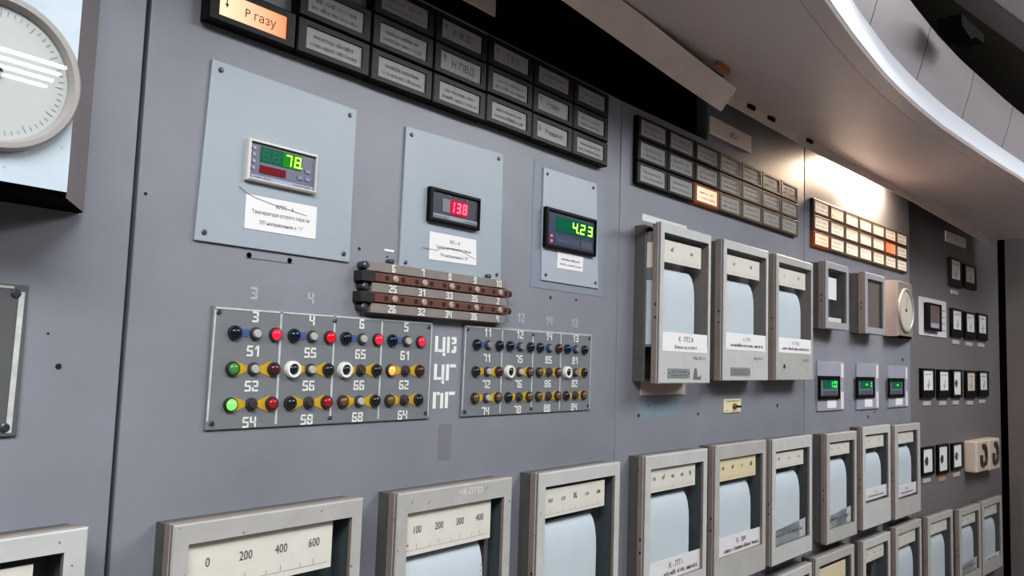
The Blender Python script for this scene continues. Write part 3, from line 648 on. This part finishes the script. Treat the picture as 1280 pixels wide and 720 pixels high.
# tall recorders
nameplate = mat('engraved_nameplate', (156, 160, 160), .4, .3)
def plate_u1(t, fr, w, h, d, x0, x1, za, zb):
    o = MB().box(w*.15, w*.57, h*.035, h*.095, d, d+.0012).build('rating_plate', nameplate, fr)
    MB().scrib(w*.22, w*.50, h*.07, h*.013, d+.0018, 61).scrib(w*.20, w*.52, h*.047, h*.013, d+.0018, 62).build('fine_print', ink2_m, o)
    for x in (.17, .55): MB().lathe(w*x, h*.065, [(.002, d+.001), (.002, d+.002)], 8).build('rivet', screw_m, o)
    MB().text('Мод. 701-12', w*.76, h*.155, .011, d+.0006).build('stamped_model', ink_m, fr)
def lever(t, fr, w, h, d, x0, x1, za, zb):
    MB().box(.008, .03, h*.24, h*.64, .028, .056).build('paper_edge', paper_m, t); MB().box(.008, .03, h*.72, h*.88, .028, .056).build('scale_edge', scale_m, t)
    plate_u1(t, fr, w, h, d, x0, x1, za, zb)
    MB().flat([(w*.64, h*.025), (w*.80, h*.025), (w*.80, h*.06), (w*.76, h*.04), (w*.73, h*.045), (w*.72, h*.095), (w*.67, h*.10)], d+.0007).build('lever_emblem', mat('grey_emblem', (112, 112, 114), .5), fr)
def dot(t, fr, w, h, d, x0, x1, za, zb):
    MB().lathe(w*.20, h*.11, [(.007, d), (.007, d+.0008)], 12).build('lock_hole', dark_ink_m, fr)
    MB().text('Мод. 70-1', w*.78, h*.155, .011, d+.0006).build('stamped_model', ink_m, fr)
kt = dict(bs=.058, bt=.062, lining=mat('grey_interior', (132, 130, 128), .6, var=.05, vscale=15), bb=.235, scl=(.76, .90), small=1, gr=G3, lab_out=True, pmax=.73, pw=.76)
recorder('tall recorder with its door ajar and a white card showing behind', 3, .076, (825, 274), (888, 296), (889, 479), (826, 480), nums=list('12'), lab=(.20, .32), labt=[('T', 'К - ПТ2 А', .5, .55, .36), ('T', 'Впрыск на котёл А', .5, .16, .26)], extra=lever, ajar=.018, dc=.032, fm=frame_m, **kt)
recorder('middle one of the three tall recorders, rating plate at its lower left', 3, .06, (904.3, 298.7), (959.5, 313), (961.6, 475.8), (905, 476), nums=list('12'), lab=(.22, .34), labt=[('T', 'К - ПТ3', .5, .55, .3), ('S', .1, .92, .2, .2)], extra=plate_u1, **kt)
recorder('right one of the three tall recorders, lock hole instead of rating plate', 3, .06, (970, 317), (1015.5, 329), (1017.5, 475), (971.6, 475.8), nums=list('12'), lab=(.22, .34), labt=[('T', 'К - ПТ2Б', .5, .55, .3), ('S', .1, .92, .2, .2)], extra=dot, **{**kt, 'fm': frame2_m})
# cards tucked behind the ajar recorder
u0, u1, z0, z1 = rectpx(3, 0, (799, 476), (855, 476), (855, 493.5), (801, 493.5))
o = MB().slab([(0, 0), (u1-u0, .0), (u1-u0, z1-z0), (0, z1-z0)], .0, .004).build('tucked_card', mat('beige_card', (200, 188, 176), .6)); seat(o, 3, u0, z0); tag(o, 'beige card hanging below the ajar tall recorder', 'card')
u0, u1, z0, z1 = rectpx(3, .06, (803, 266.5), (858, 283), (858, 290), (803, 276))
o = MB().slab([(0, 0), (u1-u0, 0), (u1-u0, z1-z0), (0, z1-z0)], .002, .0035).build('tucked_card', mat('white_card', (206, 204, 202), .6)); seat(o, 3, u0, z0, .057); tag(o, 'white card sticking out above the ajar tall recorder', 'card')
# small yellow tag with a key
u0, u1, z0, z1 = rectpx(3, 0, (903.5, 499), (925, 498), (925, 515), (904, 516)); w, h = u1-u0, z1-z0
t = thing('key_switch', 'small cream key switch plate under the middle tall recorder', 'switch', 3, u0, z0)
MB().box(0, w, 0, h, 0, .003).build('plate_sheet', cream_m, t, bevel=.0005)
MB().lathe(w*.58, h*.45, [(.008, .003), (.008, .008), (.005, .012)], 14).build('lock_barrel', mat('brass', (120, 92, 50), .35, .6), t)
MB().box(w*.58-.002, w*.58+.011, h*.45-.003, h*.45+.003, .011, .022).build('key', mat('brass_dark', (70, 54, 36), .4, .5), t)
MB().scrib(w*.12, w*.9, h*.80, h*.1, .0036, 71).scrib(w*.08, w*.3, h*.12, h*.1, .0036, 72).build('fine_print', ink_m, t)

# ------------------------------------------------------------------ section four: small recorders, round gauge, green displays
G4 = 'small recorders under the warm light'
def inset(t, fr, w, h, d, x0, x1, za, zb):
    MB().rect(x0+.004, x0+(x1-x0)*.62, h*.45, h*.78, d-.012).build('white_card', label_m, t)
    MB().box(x0+.01, x1-.02, za, za+h*.07, .006, d-.012).build('bottom_tray', scale_m, t)
recorder('small recorder with a white card inside, under the warm light', 4, .06, (1033.5, 326), (1062, 334), (1060, 413), (1031.5, 411), bs=.10, bt=.10, bb=.11, scl=None, paper=False, gr=G4, fm=mat('steel_grey_enamel', (160, 160, 162), .4, var=.04, vscale=25), extra=inset)
recorder('small recorder with an empty brown window, left of the far round gauge', 4, .06, (1082.5, 339), (1107, 347), (1106, 419), (1081.5, 417), bs=.11, bt=.10, bb=.11, scl=None, paper=False, gr=G4, fm=mat('steel_grey_enamel', (160, 160, 162), .4), extra=lambda t, fr, w, h, d, x0, x1, za, zb: MB().rect(x0, x1, za, zb, d-.014).build('brown_backing', mat('brown_backing', (112, 100, 92), .6), t))
def gauge(label, f, base, front, cx, cz, r, d, body_m, face_m, ticks=True, hand=None, d_ring=.02):
    bx0, bx1, bz0, bz1 = base; fx0, fx1, fz0, fz1 = front
    t = thing('round_gauge', label, 'gauge', f, bx0, bz0); T = lambda x, z: (x-bx0, z-bz0)
    B = [T(bx0, bz0), T(bx1, bz0), T(bx1, bz1), T(bx0, bz1)]; Q = [T(fx0, fz0), T(fx1, fz0), T(fx1, fz1), T(fx0, fz1)]
    vs = [(x, 0, z) for x, z in B] + [(x, d*.12, z) for x, z in B] + [(x, d*.9, z) for x, z in Q] + [(x + (.004 if i in (0, 3) else -.004), d, z + (.004 if i < 2 else -.004)) for i, (x, z) in enumerate(Q)]
    fs = [(0, 1, 2, 3), (12, 13, 14, 15)] + [(a*4+k, a*4+(k+1) % 4, a*4+4+(k+1) % 4, a*4+4+k) for a in range(3) for k in range(4)]
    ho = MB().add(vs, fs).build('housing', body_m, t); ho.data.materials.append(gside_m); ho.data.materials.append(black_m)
    for p in ho.data.polygons: p.material_index = 2 if p.normal.z < -.6 else 1 if p.normal.x > .4 or p.normal.x < -.4 else 0  # underside's shade put in as black; sides get a darker enamel
    x, z = T(cx, cz)
    MB().lathe(x, z, [(r, d-.001), (r, d+d_ring*.7), (r*.965, d+d_ring), (r*.90, d+d_ring), (r*.86, d+d_ring*.55), (r*.85, d+d_ring*.25)], 64, cap0=False, cap1=False).build('bezel_ring', mat('bezel_ring_grey', (160, 156, 153), .35, .1), t, smooth=False)
    dial = MB().lathe(x, z, [(r*.87, d+.0005), (r*.87, d+d_ring*.25)], 64).build('dial', face_m, t)
    mb = MB()
    for k in range(60):
        a = 2*math.pi*k/60; ra, rb = r*(.70 if k % 5 == 0 else .74), r*.80
        if not ticks: continue
        mb.line(x+ra*math.cos(a), z+ra*math.sin(a), x+rb*math.cos(a), z+rb*math.sin(a), .0005, d+d_ring*.25+.0006)
    mb.build('tick_marks', ink2_m, dial)
    if hand is not None:
        MB().line(x, z, x+r*.7*math.cos(hand), z+r*.7*math.sin(hand), .0025, d+d_ring*.25+.0016).build('pointer', dark_ink_m, t)
        MB().lathe(x, z, [(r*.07, d+d_ring*.25), (r*.07, d+d_ring*.25+.003)], 16).build('hub', dark_ink_m, t)
    MB().flat([(x+r*.87*math.cos(k*math.pi/24), z+r*.87*math.sin(k*math.pi/24)) for k in range(48)], d+d_ring*.55).build('glass_pane', gaugeglass, t)
    return t
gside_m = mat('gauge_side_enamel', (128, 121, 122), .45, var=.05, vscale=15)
gaugeglass = glassmat('gauge_glass', .0)
gm = mat('blue_white_enamel', (190, 202, 210), .35, var=.06, vscale=14, dirt=((140, 144, 152), 45, .68))
gauge('big round gauge in a pale square housing at the upper left photo corner', 1, (-.335, -.046, .153, .43), (-.315, -.103, .152, .405), -.183, .262, .0785, .11, gm, mat('dial_white', (186, 190, 188), .5), hand=2.6, d_ring=.012)
ga = uv(4, 1122.5, 352, .06); gb_ = uv(4, 1140.5, 422, .06)
gauge('far round gauge on a beige box beside the third seam', 4, (ga[0]-.005, S45+.012, .135, .366), (ga[0], gb_[0], .135, .362), uv(4, 1133.5, 388, .065)[0], .245, .0915, .06, mat('beige_enamel', (138, 128, 120), .4, var=.05, vscale=20), mat('cream_dial', (206, 198, 178), .5), hand=1.2, d_ring=.008)
P4 = [[(1020.5, 451.3), (1053.5, 453), (1053, 511), (1019.5, 515)], [(1069, 453.5), (1097, 455), (1096.5, 510.5), (1069, 512)], [(1109, 456.5), (1133.5, 458), (1133, 508), (1109, 509.5)]]
D4 = [((1024, 469), (1050.5, 471), (1051, 499), (1025, 500)), ((1072, 470.5), (1094, 472), (1094, 497.5), (1072, 498)), ((1111.5, 472), (1131, 473.5), (1131, 497), (1112, 497))]
TX = [' 10', '-1', ' - ']; NM = ['first', 'middle', 'last']
pl4 = mat('lavender_grey_plate', (158, 158, 170), .4, var=.04, vscale=20); strip4 = mat('white_edge_strip', (222, 216, 220), .4)
for k in range(3):
    u0, u1, z0, z1 = rectpx(4, 0, *P4[k]); w, h = u1-u0, z1-z0
    t = thing('display_plate', ['plate with white edge under the white-card recorder', 'plate with white edge under the brown-window recorder', 'plate with white edge under the far round gauge'][k], 'mounting plate', 4, u0, z0, 'plates of the green displays')
    MB().box(0, w, 0, h, 0, .006).build('plate_sheet', pl4, t, bevel=.001)
    for za, zb in ((.02, .38), (.68, .97)): MB().rect(w*.86, w*.97, h*za, h*zb, .0066).build('edge_strip', strip4, t)
    MB().box(w*.34, w*.68, h*.05, h*.27, .006, .007).build('paper_label', label_m, t)
    t, w, h, df = meter('square black display glowing green, %s of the row of three' % NM[k], 4, D4[k], .014, .0074, bezel_m, mat('display_face', (116, 128, 134), .3), .013, 'green square displays')
    o = MB().rect(w*.20, w*.86, h*.45, h*.84, df+.0004).build('display_window', lcd_g, t)
    s = TX[k]; seven(MB(), s, w*.30 if len(s) == 3 else w*.48, h*.50, w*.15, h*.28, df+.0012, .007, w*.05, slant=0).build('lit_digits', green_seg, o)
    MB().rect(w*.2, w*.86, h*.15, h*.38, df+.0004).build('lower_strip', mat('meter_strip5', (84, 92, 104), .4), t)

# ------------------------------------------------------------------ section five: instrument, panel meters, beige boxes
u0, u1, z0, z1 = rectpx(5, 0, (1147.5, 370), (1182, 377.5), (1182, 422), (1148, 419)); w, h = u1-u0, z1-z0
t = thing('panel_instrument', 'dark instrument on a white backing plate right of the far round gauge', 'instrument', 5, u0, z0)
MB().box(0, w, 0, h, 0, .004).build('backing_plate', mat('white_backing', (208, 202, 204), .5), t, bevel=.001)
MB().ring((w*.16, w*.64, h*.14, h*.86), (w*.22, w*.60, h*.2, h*.82), .004, .026).build('housing', bezel_m, t)
MB().rect(w*.2, w*.62, h*.18, h*.84, .021).build('face', mat('mauve_face', (112, 96, 96), .4), t)
MB().rect(w*.26, w*.56, h*.22, h*.34, .0222).build('maker_strip', mat('meter_strip', (158, 166, 184), .4), t)
mb = MB()
for k in range(4): mb.rect(w*.68, w*.95, h*(.18+.18*k), h*(.18+.18*k)+.004, .0046)
mb.build('printed_lines', ink2_m, t)
def small_meter(label, quad, white=True, slim=False, gr=None, tagm=None, d=.014, tag_px=None, sym=False):
    u0, u1, z0, z1 = rectpx(5, d, *quad); w, h = u1-u0, z1-z0
    t = thing('panel_meter', label, 'panel meter', 5, u0, z0, gr)
    lo = .26 if not slim else .10
    MB().ring((0, w, 0, h), (w*.12, w*.89, h*lo, h*.94), 0, d).build('case', bezel_m, t)
    MB().rect(w*.11, w*.90, h*(lo-.02), h*.95, d-.0045).build('dial', mat('meter_dial_white', (240, 240, 238), .5) if white else mat('meter_dial_cream', (226, 214, 202), .5), t)
    mb = MB()
    if slim or sym:
        z = h*.50; x = w*.42; r = w*.13
        mb.lathe(x, z, [(r, d-.0036), (r*.6, d-.0034)], 14, cap1=False); mb.rect(x-r*1.3, x-r*.3, z-.004, z+.004, d-.0036); mb.rect(x-w*.02, x+w*.06, z-h*.12, z+h*.12, d-.0036)
    else:
        mb.line(w*.5, h*.30, w*.60, h*.62, .006, d-.0036); mb.scrib(w*.30, w*.75, h*.78, h*.05, d-.0036, int(u0*90)); mb.scrib(w*.4, w*.65, h*.42, h*.04, d-.0036, int(u0*90)+1)
    mb.build('pointer_and_scale', ink_m, t)
    MB().rect(w*.11, w*.90, h*(lo-.02), h*.95, d-.0015).build('glass_pane', glass_m, t)
    if tagm: MB().box(w*.22, w*.80, -h*.26, -h*.12, 0, .004).build('name_tag', tagm, t)
    return t
tg1 = mat('pale_tag', (186, 176, 172), .5); tg2 = mat('ochre_tag', (176, 140, 104), .5)
small_meter('left of the two black meters under the white name board', [(1188, 321), (1203, 326), (1203, 359.5), (1188.5, 357.5)], gr='black panel meters', tagm=tg1)
small_meter('right of the two black meters under the white name board', [(1206, 330.5), (1221, 333.5), (1221, 362), (1206, 360)], False, gr='black panel meters')
for k, q in enumerate([[(1190, 385), (1204.5, 387.5), (1204, 421.5), (1190.5, 420.5)], [(1207, 389.5), (1220.5, 391.5), (1220.5, 424), (1207.5, 423.5)], [(1222.5, 391.5), (1235, 393), (1235, 425.5), (1223, 425)]]):
    small_meter('%s of the three black meters right of the white backing plate' % ['left', 'middle', 'right'][k], q, gr='black panel meters', tagm=tg1)
Q5 = [(103, 92, 177, 94, 258, 259), (197, 98, 262, 100, 258, 258), (277, 98, 330, 100, 256, 256), (352, 105, 410, 107, 258, 257), (424, 107, 478, 108, 252, 250)]
L5 = ['first black meter of the row of five, nearest the green displays', 'second black meter of the row of five', 'slim black meter with a full height white dial in the row of five', 'fourth meter of the row of five with a pinkish dial', 'last black meter of the row of five, nearest the black gap']
for k, (a, b, c, e, g, i) in enumerate(Q5):
    P = lambda x, y: (1130+x/4.5, 440+y/4.5)
    small_meter(L5[k], [P(a, b), P(c, e), P(c, i), P(a, g)], k != 3, k == 2, 'black panel meters', tg1)
QL = [(103, 540, 173, 530, 690, 698), (193, 522, 255, 517, 680, 690), (275, 515, 335, 508, 655, 668)]
for k, (a, b, c, e, i, g) in enumerate(QL):
    P = lambda x, y: (1130+x/4.5, 440+y/4.5)
    small_meter('%s of the three white dial meters left of the beige boxes' % ['left', 'middle', 'right'][k], [P(a, b), P(c, e), P(c, i), P(a, g)], True, True, 'white dial meters', [tg1, tg2, tg1][k], d=.012)
for k, (x0p, x1p, y0, y1, y2, y3) in enumerate([(1221, 1236.5, 552, 549.5, 588.5, 591), (1237, 1250, 549.5, 547, 586, 588.5)]):
    u0, u1, z0, z1 = rectpx(5, .06, (x0p, y0), (x1p, y1), (x1p, y2), (x0p, y3)); w, h = u1-u0, z1-z0
    t = thing('control_box', ['beige box with a black hook handle, nearer the white dial meters', 'beige box with a black hook handle, beside the black gap'][k], 'control box', 5, u0, z0, 'beige control boxes')
    MB().box(0, w, 0, h, 0, .06).build('box_body', mat('beige_plastic', (196, 182, 168), .45, var=.03, vscale=30), t, bevel=.008, seg=3)
    mb = MB(); pts = [(w*.30, h*.55), (w*.30, h*.30), (w*.42, h*.24), (w*.62, h*.26), (w*.68, h*.45), (w*.66, h*.72), (w*.52, h*.86), (w*.42, h*.80)]
    for a, b in zip(pts, pts[1:]):
        l = math.hypot(b[0]-a[0], b[1]-a[1]); ax, az = -(b[1]-a[1])/l*.009, (b[0]-a[0])/l*.009
        mb.slab([(a[0]+ax, a[1]+az), (a[0]-ax, a[1]-az), (b[0]-ax, b[1]-az), (b[0]+ax, b[1]+az)], .059, .070)
    mb.build('hook_handle', mat('dark_olive_plastic', (66, 60, 52), .4), t)

# ------------------------------------------------------------------ canopy above the board
canopy_m = mat('canopy_grey_rose', (196, 185, 184), .34, var=.05, vscale=3, bump=.05, bscale=30)
lipm = mat('canopy_lip', (232, 220, 212), .5, var=.08, vscale=12, dirt=((90, 78, 72), 20, .72))
def arc(u):                                                       # board face point and outward direction at running length u
    for f, a, b in ((2, -9, S23), (3, S23, S34), (4, S34, S45), (5, S45, 99)):
        if a <= u < b: return f
def smoothn(u):
    ks = [(-1.4, R(-2)), (.6, 0), (1.7, A3), (2.8, A4), (3.9, A5), (5, A5)]
    for (a, x), (b, y) in zip(ks, ks[1:]):
        if u <= b: k = (u-a)/(b-a); return x+(y-x)*max(0, k)
    return A5
def at(u, d, h):
    f = arc(u); p = pt(f, u, h); 
    if f == 5: p = p + .03*nrm(A5)
    return p + d*nrm(smoothn(u))
def zc(u): return .752 if u < 3.3 else .752 - (u-3.3)/1.15*.055
def edge(u):                                                       # the outer rim swells and narrows along its run
    ks = [(-1.4, .02), (1.0, .018), (1.19, .0), (1.44, -.023), (1.75, -.043), (2.05, -.045), (2.43, -.034), (2.82, -.022), (3.22, -.001), (3.9, .0), (4.6, .0)]
    for (a, x), (b, y) in zip(ks, ks[1:]):
        if u <= b:
            k = max(0, (u-a)/(b-a)); return x+(y-x)*k
    return 0
def sweep(prof, us, closed=True, taper=None):
    vs = []; fs = []; n = len(prof)
    for u in us:
        for d, z in prof:
            p = at(u, d + (edge(u) if d > .3 else 0), zc(u)+z); vs.append(tuple(p))
    for a in range(len(us)-1):
        for k in range(n if closed else n-1): fs.append((a*n+k, a*n+(k+1) % n, (a+1)*n+(k+1) % n, (a+1)*n+k))
    if closed: fs += [tuple(range(n)), tuple(range((len(us)-1)*n, len(us)*n))]
    return vs, fs
def raw(name, vs, fs, mt, parent=None, smooth=False, bevel=0):
    me = bpy.data.meshes.new(name); me.from_pydata(vs, [], fs); bm = bmesh.new(); bm.from_mesh(me); bmesh.ops.recalc_face_normals(bm, faces=bm.faces)
    for f in bm.faces: f.smooth = smooth
    bm.to_mesh(me); bm.free(); me.materials.append(mt); return put(name, me, parent, bevel)
UE = 4.42
us = [-1.3+i*(UE+1.3)/40 for i in range(41)]
can = bpy.data.objects.new('canopy', None); C.objects.link(can); can.location = (1.2, -.25, ZC+.75)
tag(can, 'grey curved canopy jutting out over the top of the whole board', 'canopy')
def canpart(name, prof, us_, mt, closed=True, smooth=False):
    vs, fs = sweep(prof, us_, closed); o = raw(name, [tuple(Vector(v)-can.location) for v in vs], fs, mt, can, smooth); return o
usA = [u for u in us if u < 1.45] + [1.47]; usB = [1.48] + [u for u in us if u > 1.5]
DO = .475
canpart('underside_panel', [(.105, 0), (DO-.05, 0), (DO-.05, .02), (.105, .02)], us, canopy_m)
canpart('underside_strip', [(.055, 0), (.1049, 0), (.1049, .02), (.055, .02)], usB, canopy_m)
canpart('edge_rim', [(DO-.049, 0.0), (DO-.004, -.004), (DO, .002), (DO-.004, .02), (DO-.049, .02)], us, canopy_m)
fas = mat('fascia_gloss', (136, 130, 132), .5, var=.03, vscale=4)
canpart('lower_band', [(DO+.001, .004), (DO+.003, .025), (DO+.006, .042), (DO+.012, .058)], us, mat('highlight_band', (206, 210, 217), .28), closed=False, smooth=True)  # rim highlight put into a paler, glossier copy of the fascia paint
seg = .46; k0 = -1.25
mb_u = k0
while mb_u < UE-.05:
    e = min(UE, mb_u+seg-.004); uu = [mb_u+(e-mb_u)*i/6 for i in range(7)]
    canpart('fascia_panel', [(DO+.012, .0582), (DO+.019, .08), (DO+.028, .11), (DO+.039, .15), (DO+.050, .205)], uu, fas, closed=False, smooth=True); mb_u += seg
# hanging lip in front of the lamp slot; the left length has dropped loose at its right end
vs = []
uu = [-1.3+i*(1.482+1.3)/12 for i in range(13)]
for u in uu:
    k = (u+1.3)/2.782
    for d, z in ((.135, .751-.07*max(-.02, u-.936)), (.138, .751-.07*max(-.02, u-.936)), (.095, .697-.066*max(-.1, u-.936)), (.092, .697-.066*max(-.1, u-.936))): vs.append(tuple(at(u, d, z)-can.location))
fs = [(a*4+k, a*4+(k+1) % 4, a*4+4+(k+1) % 4, a*4+4+k) for a in range(12) for k in range(4)] + [(0, 1, 2, 3), (48, 49, 50, 51)]
raw('loose_lip', vs, fs, lipm, can)
canpart('inner_lip', [(.050, -.030), (.053, -.030), (.055, .0), (.052, .0)], usB, lipm)
nm_ = mat('notch_black', (16, 13, 12), .8)
for (px, py) in ((906, 115), (940, 135.5), (965, 150), (1013, 175)):
    vs = []; u, _ = uv(3, px, py, .06)
    for d, z in ((.0535, -.010), (.0585, .001)):
        for uo in (-.022, .028): vs.append(tuple(at(u+uo, d, zc(u)+z)-can.location))
    for d, z in ((.062, -.012), (.063, -.0005)):
        for uo in (-.004, .020): vs.append(tuple(at(u+uo, d, zc(u)+z)-can.location))
    raw('notch', vs, [(0, 1, 3, 2), (4, 5, 7, 6), (0, 1, 5, 4), (2, 3, 7, 6), (0, 2, 6, 4), (1, 3, 7, 5)], nm_, can)
canpart('slot_cover', [(-.02, .10), (.12, .10), (.12, .021), (.125, .021), (.125, .11), (-.02, .11)], us, black_m)
MBend = None
# orange cable end peeping from the slot
u, h = uv(3, 884, 102, .10)
vs, fs = [], []
o = MB().slab([(-.035, -.004), (.03, -.010), (.034, .004), (-.02, .010)], 0, .006).build('cable_end', mat('orange_insulation', (196, 110, 74), .5)); o.location = at(u, .1395, .752-.009); o.rotation_euler = (0, 0, -A3); tag(o, 'orange scrap of cable poking out above the loose canopy lip', 'cable')
# lamp in the slot over section four
t = thing('slot_lamp', 'warm strip lamp in the slot under the canopy above the cream windows', 'lamp', 4, 2.80, .80)
MB().box(-.14, .14, -.008, .008, .012, .030).build('tube', mat('warm_tube', (255, 214, 170), .5, emit=(255, 206, 160), estr=6.), t)
MB().box(-.17, .17, .010, .022, .004, .040).build('tray', metal_m, t)

# overhead: dark recess, beam and pale coffer beyond the canopy's top
def slabpx(name, label, px, z, th, mt, cat='beam'):
    P = [hz(x, y, z) for x, y in px]; n = len(P)
    vs = [tuple(p) for p in P] + [tuple(p+Vector((0, 0, th))) for p in P]
    fs = [tuple(range(n)), tuple(range(n, 2*n))] + [(i, (i+1) % n, n+(i+1) % n, n+i) for i in range(n)]
    o = raw(name, vs, fs, mt); tag(o, label, cat, kind='structure'); return o
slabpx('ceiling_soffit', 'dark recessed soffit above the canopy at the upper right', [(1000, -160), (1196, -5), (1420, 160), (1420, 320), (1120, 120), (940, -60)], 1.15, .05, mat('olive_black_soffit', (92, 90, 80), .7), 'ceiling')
slabpx('ceiling_beam', 'dark grey curved beam crossing the upper right corner', [(1120, -60), (1191, 0), (1290, 72), (1420, 160), (1420, 130), (1290, 40), (1236, 0), (1160, -60)], 1.12, .03, mat('beam_grey', (150, 150, 156), .5), 'beam')
slabpx('ceiling_coffer', 'pale grey panel in the extreme upper right corner', [(1160, -62), (1236, -1), (1290, 39), (1420, 129), (1420, 0), (1250, -90)], 1.13, .03, mat('coffer_grey', (236, 236, 242), .5), 'ceiling')
o = MB().slab([(-.09, -.012), (-.01, -.028), (.02, -.012), (.10, -.006), (.10, .022), (-.09, .022)], 0, .06).build('cable_clamp', black_m, bevel=.003); o.location = hz(1186, 46, .925); o.rotation_euler = (0, 0, -.12); tag(o, 'black clamp on top of the canopy fascia below the dark soffit', 'clamp')

# ------------------------------------------------------------------ light
def area(name, loc, target, sx, sy, e, c):
    l = bpy.data.lights.new(name, 'AREA'); l.shape = 'RECTANGLE'; l.size = sx; l.size_y = sy; l.energy = e; l.color = c
    o = bpy.data.objects.new(name, l); C.objects.link(o); o.location = loc
    o.rotation_euler = (Vector(target)-Vector(loc)).to_track_quat('-Z', 'Y').to_euler(); return o
area('room_light_near', (-1.1, -1.62, 3.2), (-.6, -.5, .8), 2.6, .9, 152, (.96, .98, 1))
area('room_light_far', (2.9, -1.8, 3.2), (2.4, -.6, .8), 3.0, 1.0, 120, (.95, .97, 1))
# ceiling fitting of four tubes, mirrored in the big gauge's glass
t = bpy.data.objects.new('ceiling_lamp', None); C.objects.link(t); t.location = (1.0, -4.15, 3.05); tag(t, 'ceiling lamp with four fluorescent tubes behind the viewer', 'ceiling lamp')
tube_m = mat('fluorescent_tube', (255, 255, 255), .5, emit=(245, 250, 255), estr=16)
for k in range(4):
    vs = MB().box(-.62, .60+.03*k, -.008, .008, -.235+.15*k, -.205+.15*k).build('tube', tube_m, t)
MB().box(-.75, .75, .05, .09, -.35, .40).build('tray', mat('black_tray', (12, 12, 13), .6), t)
l = bpy.data.lights.new('slot_glow', 'AREA'); l.shape = 'RECTANGLE'; l.size = .40; l.size_y = .02; l.energy = 14; l.color = (1, .76, .56)
o = bpy.data.objects.new('slot_glow', l); C.objects.link(o); o.location = pt(4, 2.80, .79, .045); o.rotation_euler = (R(0), 0, -A4)
w = bpy.data.worlds.new('world'); bpy.context.scene.world = w; w.use_nodes = True
bg = w.node_tree.nodes['Background']; bg.inputs[0].default_value = (.62, .70, .82, 1); bg.inputs[1].default_value = .06
